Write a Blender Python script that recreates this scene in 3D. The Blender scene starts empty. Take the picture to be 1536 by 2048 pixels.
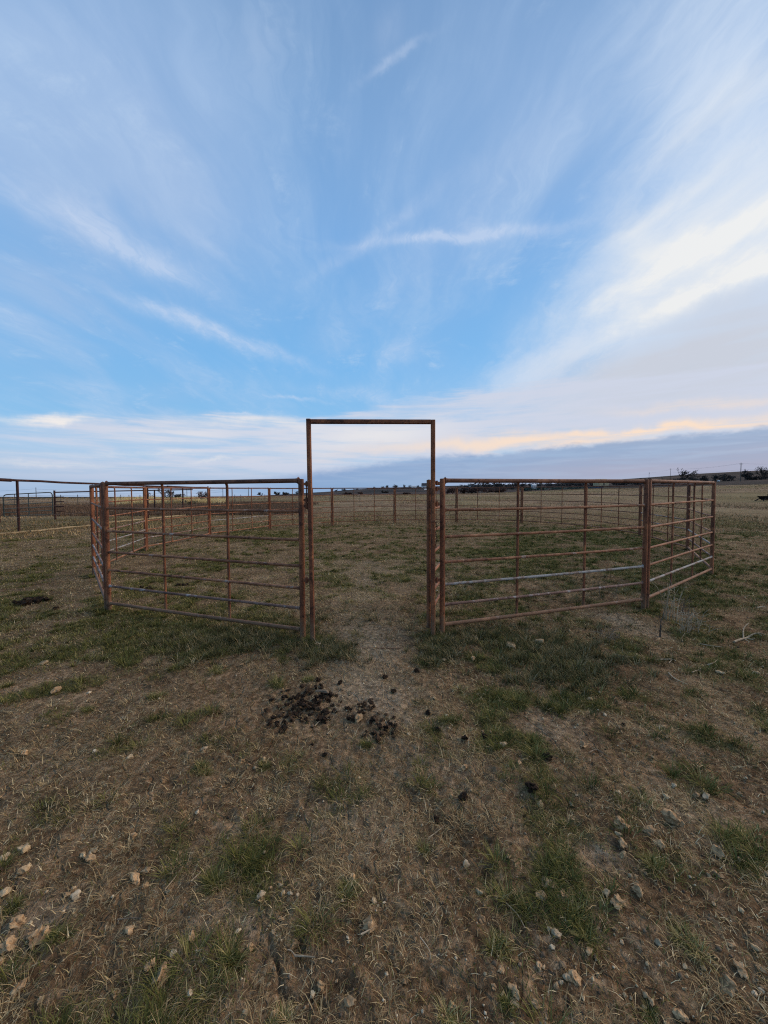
import bpy, math, random
import numpy as np
from mathutils import Vector, Matrix

rnd = random.Random(11)
RNG = np.random.default_rng(5)
scene = bpy.context.scene
col = scene.collection

# ------------------------------------------------------------------ camera
F_PX, EYE, PITCH, ROLL = 777.85, 1.593, 0.038776, 0.004128
cam_d = bpy.data.cameras.new('camera')
cam_d.sensor_fit = 'HORIZONTAL'
cam_d.sensor_width = 36.0
cam_d.lens = 36.0 * F_PX / 1536.0
cam_d.clip_start = 0.05
cam_d.clip_end = 30000
cam = bpy.data.objects.new('camera', cam_d)
col.objects.link(cam)
_c, _s = math.cos(PITCH), math.sin(PITCH)
FWD = Vector((0, _c, -_s)); UP0 = Vector((0, _s, _c)); RIGHT0 = Vector((1, 0, 0))
_cr, _sr = math.cos(ROLL), math.sin(ROLL)
# image axes: u' = u cr - v sr ; v' = u sr + v cr
RIGHT = RIGHT0 * _cr - UP0 * _sr
UP = RIGHT0 * _sr + UP0 * _cr
cam.matrix_world = Matrix(((RIGHT.x, UP.x, -FWD.x, 0), (RIGHT.y, UP.y, -FWD.y, 0), (RIGHT.z, UP.z, -FWD.z, EYE), (0, 0, 0, 1)))
scene.camera = cam

def ray(px, py):
    """direction of the photo's pixel (1536x2048), used only to find where things stand"""
    return (FWD + RIGHT * ((px - 768) / F_PX) + UP * ((1024 - py) / F_PX)).normalized()

# ------------------------------------------------------------------ exposure
scene.view_settings.view_transform = 'Standard'
scene.view_settings.look = 'None'
scene.view_settings.gamma = 1.0
scene.view_settings.exposure = 0.0
scene.view_settings.use_curve_mapping = False
scene.cycles.max_bounces = 6
scene.cycles.diffuse_bounces = 3
scene.cycles.volume_bounces = 0
scene.cycles.use_denoising = False      # 128 samples in this soft light are clean enough; denoising smears the turf
scene.cycles.filter_width = 1.15

# ------------------------------------------------------------------ sun
SUN_AZ, SUN_EL = math.radians(66), math.radians(33)
sun_d = bpy.data.lights.new('sun', 'SUN')
sun_d.energy = 1.5
sun_d.angle = math.radians(40)
sun_d.color = (1.0, 0.77, 0.56)
sun = bpy.data.objects.new('sun', sun_d)
col.objects.link(sun)
_sd = Vector((math.sin(SUN_AZ) * math.cos(SUN_EL), math.cos(SUN_AZ) * math.cos(SUN_EL), math.sin(SUN_EL)))
sun.rotation_euler = _sd.to_track_quat('Z', 'Y').to_euler()

# ------------------------------------------------------------------ node helper
def lin(c):
    return tuple(((v / 255) / 12.92) if v / 255 <= 0.04045 else ((v / 255 + 0.055) / 1.055) ** 2.4 for v in c)

class NT:
    def __init__(s, tree):
        s.t = tree; s.n = tree.nodes; s.l = tree.links
    def put(s, sock, v):
        if isinstance(v, bpy.types.NodeSocket): s.l.new(v, sock)
        elif v is not None:
            if hasattr(sock.default_value, '__len__'):
                v = tuple(v) if hasattr(v, '__len__') else (v,) * 3
                n = len(sock.default_value)
                sock.default_value = (v + (1.0,) * 4)[:n]
            else: sock.default_value = v
    def m(s, op, a, b=None, c=None, clamp=False):
        n = s.n.new('ShaderNodeMath'); n.operation = op; n.use_clamp = clamp
        s.put(n.inputs[0], a); s.put(n.inputs[1], b)
        if c is not None: s.put(n.inputs[2], c)
        return n.outputs[0]
    def v(s, op, a, b=None, c=None):
        n = s.n.new('ShaderNodeVectorMath'); n.operation = op
        s.put(n.inputs[0], a)
        if op == 'SCALE': s.put(n.inputs['Scale'], b)
        elif b is not None: s.put(n.inputs[1], b)
        if c is not None: s.put(n.inputs[2], c)
        return n.outputs['Value'] if op in ('DOT_PRODUCT', 'LENGTH', 'DISTANCE') else n.outputs[0]
    def noise(s, vec, scale=1, detail=4, rough=0.5, dist=0.0, out=0, lac=2.0):
        n = s.n.new('ShaderNodeTexNoise'); s.put(n.inputs['Vector'], vec)
        s.put(n.inputs['Scale'], scale); s.put(n.inputs['Detail'], detail); s.put(n.inputs['Roughness'], rough)
        s.put(n.inputs['Distortion'], dist); s.put(n.inputs['Lacunarity'], lac)
        return n.outputs[out]
    def voro(s, vec, scale=1, feature='F1', out='Distance', rand=1.0):
        n = s.n.new('ShaderNodeTexVoronoi'); n.feature = feature
        s.put(n.inputs['Vector'], vec); s.put(n.inputs['Scale'], scale); s.put(n.inputs['Randomness'], rand)
        return n.outputs[out]
    def ramp(s, fac, stops, interp='LINEAR'):
        n = s.n.new('ShaderNodeValToRGB'); n.color_ramp.interpolation = interp
        el = n.color_ramp.elements
        while len(el) < len(stops): el.new(0.5)
        for e, (p, c) in zip(el, stops):
            e.position = p; e.color = tuple(c) + (1,) if len(c) == 3 else c
        s.put(n.inputs[0], fac)
        return n.outputs[0]
    def mix(s, fac, a, b, mode='MIX'):
        n = s.n.new('ShaderNodeMix'); n.data_type = 'RGBA'; n.blend_type = mode; n.clamp_factor = True
        s.put(n.inputs[0], fac); s.put(n.inputs[6], a); s.put(n.inputs[7], b)
        return n.outputs[2]
    def map(s, v, a, b, c=0.0, d=1.0, smooth=True):
        n = s.n.new('ShaderNodeMapRange'); n.interpolation_type = 'SMOOTHSTEP' if smooth else 'LINEAR'
        for i, x in enumerate((v, a, b, c, d)): s.put(n.inputs[i], x)
        return n.outputs[0]
    def sep(s, v):
        n = s.n.new('ShaderNodeSeparateXYZ'); s.put(n.inputs[0], v); return n.outputs
    def comb(s, x, y, z):
        n = s.n.new('ShaderNodeCombineXYZ')
        for i, q in enumerate((x, y, z)): s.put(n.inputs[i], q)
        return n.outputs[0]
    def curve(s, v, pts):
        n = s.n.new('ShaderNodeFloatCurve'); c = n.mapping.curves[0]
        while len(c.points) < len(pts): c.points.new(0.5, 0.5)
        for p, (x, y) in zip(c.points, pts): p.location = (x, y)
        n.mapping.extend = 'HORIZONTAL'; n.mapping.use_clip = False
        n.mapping.update(); s.put(n.inputs['Value'], v)
        return n.outputs[0]

# ------------------------------------------------------------------ world / sky
world = bpy.data.worlds.new('World')
scene.world = world
world.use_nodes = True
world.node_tree.nodes.clear()
W = NT(world.node_tree)

def build_sky():
    tc = W.n.new('ShaderNodeTexCoord')
    d = W.v('NORMALIZE', tc.outputs['Generated'])
    x, y, z = W.sep(d)
    el = W.m('MULTIPLY', W.m('ARCSINE', z), 57.2958)
    az = W.m('MULTIPLY', W.m('ARCTAN2', x, y), 57.2958)
    azn = W.m('MULTIPLY_ADD', az, 0.01, 0.5)
    def ae(px, py):
        r = ray(px, py)
        return math.degrees(math.atan2(r.x, r.y)), math.degrees(math.asin(r.z))
    # noises on a cloud sheet overhead (perspective comes from the sheet)
    zz = W.m('ADD', W.m('MAXIMUM', z, 0.0), 0.10)
    px_ = W.m('DIVIDE', x, zz); py_ = W.m('DIVIDE', y, zz)
    sheet = W.comb(px_, py_, 0.0)
    warp = W.noise(sheet, 0.7, 3, 0.5, out=1)
    warp = W.v('SUBTRACT', warp, (0.5, 0.5, 0.5))
    sh2 = W.v('MULTIPLY_ADD', warp, (0.9, 0.9, 0.0), sheet)
    streak = W.noise(W.v('MULTIPLY', sh2, (2.6, 0.62, 1.0)), 1.0, 7, 0.56)
    streak2 = W.noise(W.v('MULTIPLY', W.v('ADD', sh2, (7, 3, 0)), (6.5, 2.2, 1.0)), 1.0, 6, 0.62)
    broad = W.noise(W.v('ADD', W.v('MULTIPLY', sh2, (0.9, 0.42, 1.0)), (3.1, 1.7, 0)), 1.0, 4, 0.5)
    # horizontal bands near the horizon
    ban = W.noise(W.comb(W.m('MULTIPLY', az, 0.035), W.m('MULTIPLY', el, 0.42), 1.3), 1.0, 6, 0.58, 0.6)
    ban2 = W.noise(W.comb(W.m('MULTIPLY', az, 0.10), W.m('MULTIPLY', el, 1.1), 5.3), 1.0, 6, 0.6, 0.4)
    # wobble of directions, so that no stroke has a ruled edge
    wob = W.v('SUBTRACT', W.noise(d, 6.0, 7, 0.62, out=1), (0.5, 0.5, 0.5))
    dw = W.v('MULTIPLY_ADD', wob, (0.075, 0.075, 0.075), d)
    def stroke(x0, y0, x1, y1, w, k=1.0, g=1.0):
        a, b = ray(x0, y0), ray(x1, y1)
        mid = (a + b).normalized()
        n = a.cross(b).normalized()
        t = n.cross(mid).normalized()
        half = math.acos(max(-1, min(1, a.dot(b)))) / 2
        L = math.hypot(x1 - x0, y1 - y0)
        ox, oy = -(y1 - y0) / L * w, (x1 - x0) / L * w
        wm = abs((ray((x0 + x1) / 2 + ox, (y0 + y1) / 2 + oy)).dot(n))
        q = W.comb(W.v('DOT_PRODUCT', dw, tuple(n / wm)), W.v('DOT_PRODUCT', dw, tuple(t / math.sin(half))), 0.0)
        s = W.v('DOT_PRODUCT', q, q)
        e = W.m('EXPONENT', W.m('MULTIPLY', s, -1.0))
        # only in the hemisphere of the stroke
        return W.m('MULTIPLY', e, W.m('MULTIPLY', W.map(W.v('DOT_PRODUCT', d, tuple(mid)), 0.0, 0.2), k))
    def total(lst):
        acc = None
        for s in lst:
            o = stroke(*s)
            acc = o if acc is None else W.m('ADD', acc, o)
        return acc
    # clear sky: physical sky plus the measured gradient of this evening
    nis = W.n.new('ShaderNodeTexSky')
    nis.sky_type = 'NISHITA'; nis.sun_disc = False
    nis.sun_elevation = SUN_EL; nis.sun_rotation = SUN_AZ
    eln = W.m('DIVIDE', el, 60.0)
    clear = W.ramp(eln, [(0.0, lin((150, 182, 214))), (0.10, lin((142, 198, 240))), (0.30, lin((124, 188, 242))),
                         (0.55, lin((122, 176, 232))), (0.80, lin((120, 162, 210))), (1.0, lin((112, 148, 196)))])
    base = W.mix(0.12, W.v('SCALE', clear, 10.0), nis.outputs[0])
    base = W.v('SCALE', base, 1.0)
    C = base
    def over(C, mask, rgb):
        return W.mix(mask, C, tuple(v * 10 for v in lin(rgb)))
    tex = W.map(streak, 0.36, 0.64)
    tex2 = W.map(streak2, 0.36, 0.64)
    fine = W.noise(W.v('MULTIPLY', W.v('ADD', W.v('MULTIPLY_ADD', W.v('SUBTRACT', W.noise(sheet, 2.2, 4, 0.6, out=1), (0.5, 0.5, 0.5)), (0.5, 0.5, 0.0), sheet), (11, 5, 0)), (17.0, 2.6, 1.0)), 1.0, 6, 0.66)
    fine2 = W.noise(W.v('MULTIPLY', W.v('ADD', sh2, (2, 15, 0)), (9.0, 12.0, 1.0)), 1.0, 6, 0.7)
    fib = W.map(fine, 0.36, 0.66)
    # lavender veil: upper left and a weaker one everywhere
    veil = total([(-250, 150, 420, 420, 300, 0.95), (150, -150, 520, 500, 150, 0.35), (-100, 520, 250, 640, 130, 0.25),
                  (1150, -100, 1000, 420, 190, 0.45), (640, 380, 1050, 330, 190, 0.22)])
    veil = W.m('MULTIPLY', veil, W.m('MULTIPLY_ADD', tex, 0.7, 0.45))
    veil = W.m('ADD', veil, W.m('MULTIPLY', W.map(broad, 0.45, 0.75), 0.30))
    C = over(C, W.m('MINIMUM', veil, 0.85), (160, 188, 226))
    cir = W.m('MULTIPLY', W.map(streak, 0.42, 0.66), W.m('MULTIPLY_ADD', fib, 0.5, 0.5))
    cir = W.m('MULTIPLY', cir, W.m('MULTIPLY_ADD', W.map(broad, 0.38, 0.62), 0.7, 0.3))
    cir2 = W.m('MULTIPLY', W.map(streak2, 0.50, 0.72), W.map(fine2, 0.40, 0.70))
    C = over(C, W.m('MULTIPLY', cir, 0.52), (182, 208, 238))
    C = over(C, W.m('MULTIPLY', cir2, 0.42), (190, 212, 238))
    # big cloud field on the right
    mass = total([(1250, 520, 1900, 120, 300, 1.1), (1050, 800, 1750, 560, 210, 1.1), (1600, 300, 1900, 900, 380, 0.8),
                  (720, 800, 1250, 760, 65, 0.35), (1250, 150, 1700, -250, 200, 0.35)])
    mass = W.m('MULTIPLY', mass, W.m('MULTIPLY_ADD', W.m('MULTIPLY_ADD', fib, 0.22, W.m('MULTIPLY', tex, 0.78)), 0.65, 0.50))
    C = over(C, W.map(mass, 0.02, 1.0, 0.0, 0.93), (205, 221, 242))
    # grey-lilac underside of it
    under = total([(1000, 860, 1700, 700, 75, 0.85), (1330, 640, 1800, 640, 90, 0.55), (1150, 740, 1700, 770, 60, 0.6)])
    under = W.m('MULTIPLY', under, W.m('MULTIPLY_ADD', W.map(ban, 0.3, 0.7), 0.5, 0.62))
    C = over(C, W.m('MINIMUM', under, 0.85), (202, 206, 217))
    # bright cores and wisps
    core = total([(1230, 560, 1750, 310, 80, 0.6), (1240, 580, 1640, 400, 22, 1.0), (1330, 500, 1750, 330, 18, 0.9), (1150, 700, 1640, 470, 24, 0.6), (1380, 590, 1700, 470, 16, 0.7), (1250, 470, 1560, 250, 20, 0.45), (1300, 330, 1640, 60, 34, 0.4),
                  (1100, 640, 1360, 600, 36, 0.45), (1230, 400, 1300, 560, 40, 0.30), (1300, 580, 1560, 500, 34, 0.6),
                  (1560, 440, 1700, 420, 60, 0.4)])
    core = W.m('MULTIPLY', core, W.m('MULTIPLY_ADD', W.m('MULTIPLY_ADD', fine2, 0.6, W.m('MULTIPLY', tex2, 0.55)), 0.85, 0.22))
    C = over(C, W.m('MINIMUM', core, 0.88), (242, 242, 240))
    wisp = total([(-60, 340, 420, 580, 34, 0.62), (120, 440, 360, 560, 16, 0.4), (220, 590, 520, 700, 15, 0.6), (380, 640, 640, 735, 12, 0.35),
                  (280, 600, 420, 660, 8, 0.25), (340, 450, 480, 540, 14, 0.22), (-40, 600, 80, 640, 14, 0.3), (740, 480, 1110, 455, 13, 0.85), (930, 440, 1010, 475, 22, 0.55),
                  (740, 150, 850, 75, 9, 0.40), (760, 110, 800, 20, 30, 0.18), (770, 720, 840, 690, 22, 0.5), (620, 560, 900, 360, 16, 0.30),
                  (640, 700, 900, 480, 40, 0.20), (480, 150, 560, 20, 60, 0.14), (455, 823, 520, 832, 2.2, 0.8), (540, 788, 640, 800, 4, 0.5),
                  (900, 420, 1180, 200, 60, 0.15), (60, 760, 330, 790, 16, 0.16), (620, 776, 860, 800, 14, 0.35), (200, 250, 480, 500, 60, 0.12)])
    wisp = W.m('MULTIPLY', wisp, W.m('MULTIPLY_ADD', W.m('MULTIPLY_ADD', fib, 0.5, W.m('MULTIPLY', fine2, 0.6)), 0.9, 0.22))
    C = over(C, W.m('MINIMUM', wisp, 0.62), (203, 217, 240))
    # low band of pale cloud above the horizon
    pts = []
    for p in [(0, 838), (150, 828), (260, 836), (420, 826), (640, 836), (800, 800), (1000, 770), (1300, 740), (1536, 720)]:
        a, e = ae(*p); pts.append((a * 0.01 + 0.5, e / 60))
    topb = W.m('MULTIPLY', W.curve(azn, pts), 60)
    over_b = W.m('SUBTRACT', W.m('MULTIPLY_ADD', W.m('SUBTRACT', ban2, 0.5), 3.0, topb), el)
    low = W.map(over_b, -0.3, 1.1)
    lowtex = W.map(W.m('MULTIPLY_ADD', W.m('SUBTRACT', ban2, 0.5), 0.6, ban), 0.34, 0.62)
    low = W.m('MULTIPLY', low, W.m('MULTIPLY_ADD', lowtex, 0.55, 0.42))
    low = W.m('MULTIPLY', low, W.map(az, -62, -35))
    C = over(C, low, (206, 213, 230))
    brl = total([(-40, 842, 170, 836, 9, 0.9), (60, 855, 160, 838, 7, 0.5), (330, 836, 640, 850, 12, 0.55), (250, 868, 460, 872, 16, 0.35),
                 (600, 880, 900, 862, 26, 0.55), (120, 905, 420, 905, 5, 0.3), (-40, 925, 260, 930, 5, 0.35), (390, 925, 470, 912, 4, 0.4)])
    brl = W.m('MULTIPLY', brl, W.m('MULTIPLY_ADD', lowtex, 0.7, 0.4))
    C = over(C, W.m('MINIMUM', brl, 0.9), (243, 238, 234))
    # warm strip above the bank
    warm = total([(860, 896, 1900, 818, 14, 0.8), (1240, 820, 1640, 798, 10, 0.5), (700, 900, 1200, 880, 13, 0.35), (1050, 868, 1600, 850, 6, 0.4)])
    warm = W.m('MULTIPLY', warm, W.m('MULTIPLY_ADD', lowtex, 0.6, 0.35))
    C = over(C, W.m('MINIMUM', warm, 0.9), (253, 226, 201))
    # hazy blue foot of the sky, then the slate cloud bank with its soft top
    foot = W.map(el, 5.0, 0.6)
    C = over(C, W.m('MULTIPLY', foot, 0.62), (152, 180, 214))
    pts = []
    for p in [(0, 1000), (380, 975), (480, 956), (580, 944), (720, 926), (860, 910), (1000, 905), (1110, 893), (1200, 884), (1300, 875), (1400, 866), (1536, 852)]:
        a, e = ae(*p); pts.append((a * 0.01 + 0.5, e / 60))
    bt = W.m('MULTIPLY', W.curve(azn, pts), 60)
    puff = W.m('MULTIPLY', W.m('SUBTRACT', W.noise(W.comb(W.m('MULTIPLY', az, 0.45), W.m('MULTIPLY', el, 0.9), 0), 1.0, 6, 0.6), 0.5), 1.5)
    bank = W.m('MULTIPLY', W.map(W.m('SUBTRACT', W.m('ADD', bt, puff), el), -0.25, W.map(az, -10, 25, 1.4, 0.6)), W.m('MULTIPLY_ADD', W.map(ban2, 0.35, 0.6), 0.22, 0.78))
    bank = W.m('MULTIPLY', bank, W.map(az, -30, -8, 0.0, 1.0))
    slate = W.mix(W.map(az, -12, 42), tuple(v * 10 for v in lin((126, 160, 204))), tuple(v * 10 for v in lin((146, 168, 200))))
    mauve = W.mix(W.map(az, -5, 40), tuple(v * 10 for v in lin((136, 168, 206))), tuple(v * 10 for v in lin((168, 168, 190))))
    bk = W.mix(W.map(W.m('MULTIPLY_ADD', W.m('SUBTRACT', ban, 0.5), 2.0, W.m('SUBTRACT', bt, el)), 0.3, 4.2), slate, mauve)
    C = W.mix(W.m('MULTIPLY', bank, 0.84), C, bk)
    # warm glow added to the unseen sky on the right, to brighten the ground
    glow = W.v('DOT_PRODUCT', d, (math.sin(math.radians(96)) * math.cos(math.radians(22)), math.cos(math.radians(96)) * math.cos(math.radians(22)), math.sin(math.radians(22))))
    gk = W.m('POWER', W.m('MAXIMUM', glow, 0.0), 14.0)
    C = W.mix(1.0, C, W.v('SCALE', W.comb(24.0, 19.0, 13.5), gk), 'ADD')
    bg = W.n.new('ShaderNodeBackground')
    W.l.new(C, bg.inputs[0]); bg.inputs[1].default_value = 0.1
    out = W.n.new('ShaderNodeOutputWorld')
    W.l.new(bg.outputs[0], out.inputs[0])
build_sky()
world.cycles.sampling_method = 'MANUAL'
world.cycles.sample_map_resolution = 512

# ------------------------------------------------------------------ terrain height
def _hash(ix, iy, seed):
    h = (ix.astype(np.int64) * 374761393 + iy.astype(np.int64) * 668265263 + seed * 1442695041) & 0xffffffff
    h = ((h ^ (h >> 13)) * 1274126177) & 0xffffffff
    return ((h ^ (h >> 16)) & 0xffffff) / float(0xffffff)
def vnoise(x, y, seed=0):
    x = np.asarray(x, float); y = np.asarray(y, float)
    x, y = x * 0.8 + y * 0.6, y * 0.8 - x * 0.6
    ix = np.floor(x); iy = np.floor(y); fx = x - ix; fy = y - iy
    fx = fx * fx * (3 - 2 * fx); fy = fy * fy * (3 - 2 * fy)
    a = _hash(ix, iy, seed); b = _hash(ix + 1, iy, seed); c = _hash(ix, iy + 1, seed); d = _hash(ix + 1, iy + 1, seed)
    return (a * (1 - fx) + b * fx) * (1 - fy) + (c * (1 - fx) + d * fx) * fy
def fbm(x, y, seed=0, octv=4, gain=0.5):
    s = 0; a = 1; t = 0
    for i in range(octv):
        s = s + a * vnoise(np.asarray(x) * 2 ** i, np.asarray(y) * 2 ** i, seed + i * 17); t += a; a *= gain
    return s / t
def sstep(v, a, b):
    t = np.clip((v - a) / (b - a), 0, 1); return t * t * (3 - 2 * t)

JOINTS = [(-0.837, 4.081, .076), (-3.702, 5.14, .085), (-5.643, 7.507, .07), (-6.455, 10.501, .154), (-6.12, 13.593, .30),
          (-4.833, 16.39, .235), (-2.449, 18.359, .235), (0.53, 19.325, .25), (3.641, 19.503, .306), (6.534, 18.435, .328),
          (8.259, 15.892, .32), (8.457, 12.812, .30), (7.679, 9.798, .24), (6.038, 7.117, .16), (3.517, 5.186, .06), (0.601, 4.214, .076)]
SLX, SLY = 0.00131728, 0.01733138
def azel(px, py):
    r = ray(px, py); return math.degrees(math.atan2(r.x, r.y)), r.z / r.y
E1 = [azel(*p) for p in [(-700, 996), (0, 996), (300, 996), (450, 994), (600, 992), (760, 990), (900, 988.5), (1000, 986), (1170, 979), (1300, 976.5), (1536, 970), (2100, 968)]]
E2 = [azel(*p) for p in [(-700, 996), (0, 993.5), (300, 993.5), (450, 992.5), (520, 991.5), (600, 986.5), (660, 983), (700, 979.5), (760, 975.5), (850, 973), (900, 971.5), (960, 970), (1100, 968), (1200, 961.5), (1300, 954.5), (1400, 947), (1536, 940), (2100, 938)]]
def ecurve(az, E):
    return np.interp(az, [e[0] for e in E], [e[1] for e in E])
R1, R2 = 170.0, 1300.0
def macro(x, y):
    x = np.asarray(x, float); y = np.asarray(y, float)
    r = np.hypot(x, y) + 1e-9; az = np.degrees(np.arctan2(x, y)); ca = np.cos(np.radians(np.clip(az, -55, 55)))
    fade = 1 - sstep(np.abs(az), 60, 100)
    near = SLX * x + SLY * np.clip(y, -10, 30)
    w = 0; s = 0
    for jx, jy, jz in JOINTS:
        k = np.exp(-((x - jx) ** 2 + (y - jy) ** 2) / 3.2); w = w + k; s = s + k * (jz - (SLX * jx + SLY * jy))
    near = near + s / (w + 0.35)
    h1 = EYE + ecurve(az, E1) * fade * R1 * ca - (1 - fade) * 1.2
    h2 = EYE + ecurve(az, E2) * fade * R2 * ca - (1 - fade) * 1.2
    t1 = sstep(r, 24, R1)
    h = near * (1 - t1) + (h1) * t1
    sE = np.interp(r, [R1, 310, 600, R2], [0, 0.25, 0.55, 1.0])
    ea = ecurve(az, E1) * (1 - sE) + ecurve(az, E2) * sE
    h = np.where(r > R1, EYE + ea * fade * r * ca - (1 - fade) * 1.2, h)
    h = np.where(r > R2, h2 - (r - R2) * 0.012, h)
    return h
def H(x, y):
    x = np.asarray(x, float); y = np.asarray(y, float)
    r = np.hypot(x, y)
    h = macro(x, y)
    k = 1 - sstep(r, 9, 30)
    h = h + k * (0.035 * (fbm(x * 1.6, y * 1.6, 3, 3) - 0.5) + 0.028 * (fbm(x * 7, y * 7, 8, 3) - 0.5))
    k2 = 1 - sstep(r, 3.5, 9)
    n = fbm(x * 26, y * 26, 21, 2)
    h = h + k2 * 0.027 * (n - 0.5) * (0.4 + fbm(x * 2.2, y * 2.2, 40, 2))
    h = h + sstep(r, 18, 45) * (1 - sstep(r, 120, 300)) * 0.25 * (fbm(x / 9, y / 9, 77, 3) - 0.5)
    h = h - 0.020 * crack_depth(x, y)
    # dirt mound by the right-hand double post
    h = h + 0.05 * np.exp(-(((x - 3.05) / 0.30) ** 2 + ((y - 4.75) / 0.20) ** 2))
    return h
CR = []
def _crk(pts):
    out = []
    for px, py in pts:
        r_ = ray(px, py); t_ = (EYE - 0.02) / -r_.z; out.append((r_.x * t_, r_.y * t_))
    return out
CRACKS = [_crk([(541, 1875), (545, 1905), (556, 1940), (566, 1975), (568, 2010)]), _crk([(566, 1985), (585, 2000), (606, 2003), (622, 1992)]), _crk([(606, 2003), (640, 1985), (668, 1968), (700, 1976)]), _crk([(640, 1985), (650, 2010)]), _crk([(545, 1905), (520, 1920)])]
def crack_depth(x, y):
    near = (np.abs(x) < 1.2) & (y > 0.8) & (y < 2.2); out = np.zeros_like(x)
    if not near.any(): return out
    X, Y = x[near], y[near]; dm = np.full(X.shape, 9.0)
    X2 = X + 0.02 * (vnoise(X * 25, Y * 25, 5) - 0.5); Y2 = Y + 0.02 * (vnoise(X * 25, Y * 25, 6) - 0.5)
    for L in CRACKS:
        for (ax, ay), (bx, by) in zip(L[:-1], L[1:]):
            t = np.clip(((X2 - ax) * (bx - ax) + (Y2 - ay) * (by - ay)) / ((bx - ax) ** 2 + (by - ay) ** 2), 0, 1)
            dm = np.minimum(dm, np.hypot(X2 - ax - t * (bx - ax), Y2 - ay - t * (by - ay)))
    out[near] = np.exp(-(dm / 0.009) ** 2); return out
def hz(x, y): return float(H(np.array([x]), np.array([y]))[0])

def ground_at(px, py, it=18):
    r = ray(px, py); t = (EYE - 0.08) / max(1e-6, -r.z) if r.z < -1e-4 else 200
    lo, hi = 0.5, 400.0
    ts = np.geomspace(0.8, 400, 700)
    zz = EYE + r.z * ts - H(r.x * ts, r.y * ts)
    k = np.argmax(zz < 0)
    if zz[k] >= 0: k = len(ts) - 1
    a, b = ts[max(k - 1, 0)], ts[k]
    for _ in range(it):
        m = (a + b) / 2
        if EYE + r.z * m - hz(r.x * m, r.y * m) < 0: b = m
        else: a = m
    return Vector((r.x * b, r.y * b, EYE + r.z * b))
def at_depth(px, py, Y):
    r = ray(px, py); return Vector((0, 0, EYE)) + r * (Y / r.y)

# ------------------------------------------------------------------ cover maps (what grows where)
def blobs(px_list):
    out = []
    for (px, py, rx, ry, k) in px_list:
        c = ground_at(px, py); a = ground_at(px + rx, py); b = ground_at(px, py - ry)
        out.append((c.x, c.y, max(0.08, abs(a.x - c.x)), max(0.08, abs(b.y - c.y)), k))
    return out
GREEN = blobs([(900, 1110, 220, 36, 0.45), (1110, 1115, 150, 30, 0.5), (560, 1090, 150, 26, 0.4), (1500, 1050, 100, 24, 0.8), (1480, 1190, 120, 60, 0.7), (1480, 1290, 100, 40, 0.4), (60, 1170, 120, 36, 0.4), (150, 1300, 170, 36, 0.5), (300, 1240, 100, 40, 0.4),(440, 1275, 150, 40, 0.9), (1060, 1300, 190, 55, 0.9), (1090, 1400, 110, 24, 0.7), (700, 1260, 60, 25, 0.4), (1170, 1068, 140, 16, 1.0),
               (980, 1085, 120, 20, 0.5), (80, 1050, 90, 12, 0.8), (250, 1250, 60, 40, 0.6), (230, 1180, 40, 30, 0.5), (1480, 1130, 90, 60, 0.6), (1420, 1220, 90, 50, 0.6),
               (400, 1400, 90, 30, 0.45), (930, 1390, 70, 40, 0.5), (1380, 1440, 130, 60, 0.3), (90, 1400, 120, 30, 0.35), (300, 1500, 120, 50, 0.45), (80, 1570, 110, 50, 0.5),
               (1180, 1500, 130, 50, 0.2), (1000, 1640, 90, 30, 0.1), (1300, 1700, 60, 40, 0.3), (1500, 1700, 70, 40, 0.4), (490, 1740, 60, 40, 0.35), (450, 1910, 45, 60, 0.35),
               (720, 1780, 40, 40, 0.3), (1040, 1800, 40, 30, 0.1), (1160, 1840, 40, 30, 0.12), (1000, 1870, 35, 30, 0.1), (130, 1850, 40, 40, 0.35), (30, 1960, 60, 60, 0.4),
               (640, 1560, 80, 40, 0.3), (390, 1035, 60, 8, 0.8), (560, 1080, 120, 20, 0.4), (1420, 1010, 150, 14, 0.5), (870, 1330, 60, 30, 0.5)])
DRY = blobs([(90, 1110, 120, 30, 0.9), (250, 1480, 170, 70, 0.5), (720, 1140, 150, 25, 0.7), (860, 1120, 130, 14, 0.6), (720, 1330, 120, 60, 0.35), (1250, 1330, 140, 60, 0.5), (430, 1100, 60, 14, 0.7),
             (150, 1480, 140, 60, 0.6), (60, 1250, 100, 50, 0.5), (250, 1260, 60, 60, 0.5), (1500, 1160, 80, 20, 0.5), (880, 1530, 130, 60, 0.5), (1500, 1420, 80, 60, 0.4), (330, 1800, 170, 90, 0.5), (1100, 1560, 150, 60, 0.4), (700, 1850, 200, 90, 0.4)])
SOIL = blobs([(740, 1300, 50, 60, 0.8), (730, 1640, 170, 60, 0.7), (430, 1830, 140, 60, 0.6), (1250, 1250, 50, 30, 1.0), (1240, 1350, 120, 30, 0.6), (1150, 1960, 240, 80, 0.9), (1400, 1830, 150, 120, 0.7),
              (620, 1985, 120, 50, 1.1), (1120, 1450, 80, 30, 0.7), (800, 1400, 70, 40, 0.6), (60, 1850, 60, 70, 0.6), (960, 1690, 120, 30, 0.6), (1480, 1560, 80, 60, 0.6), (1480, 1300, 60, 40, 0.5)])
DUST = blobs([(735, 1310, 60, 60, 0.9), (790, 1400, 70, 40, 0.7), (720, 1200, 45, 60, 0.45), (1250, 1248, 45, 22, 1.0), (1290, 1260, 40, 16, 0.6), (850, 1530, 140, 50, 0.5), (1110, 1450, 70, 30, 0.6), (700, 1640, 120, 50, 0.5), (60, 1850, 50, 40, 0.7), (1400, 1640, 60, 40, 0.5), (1200, 1715, 50, 16, 0.9), (480, 1830, 60, 30, 0.7), (760, 1140, 150, 25, 0.5)])
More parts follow.
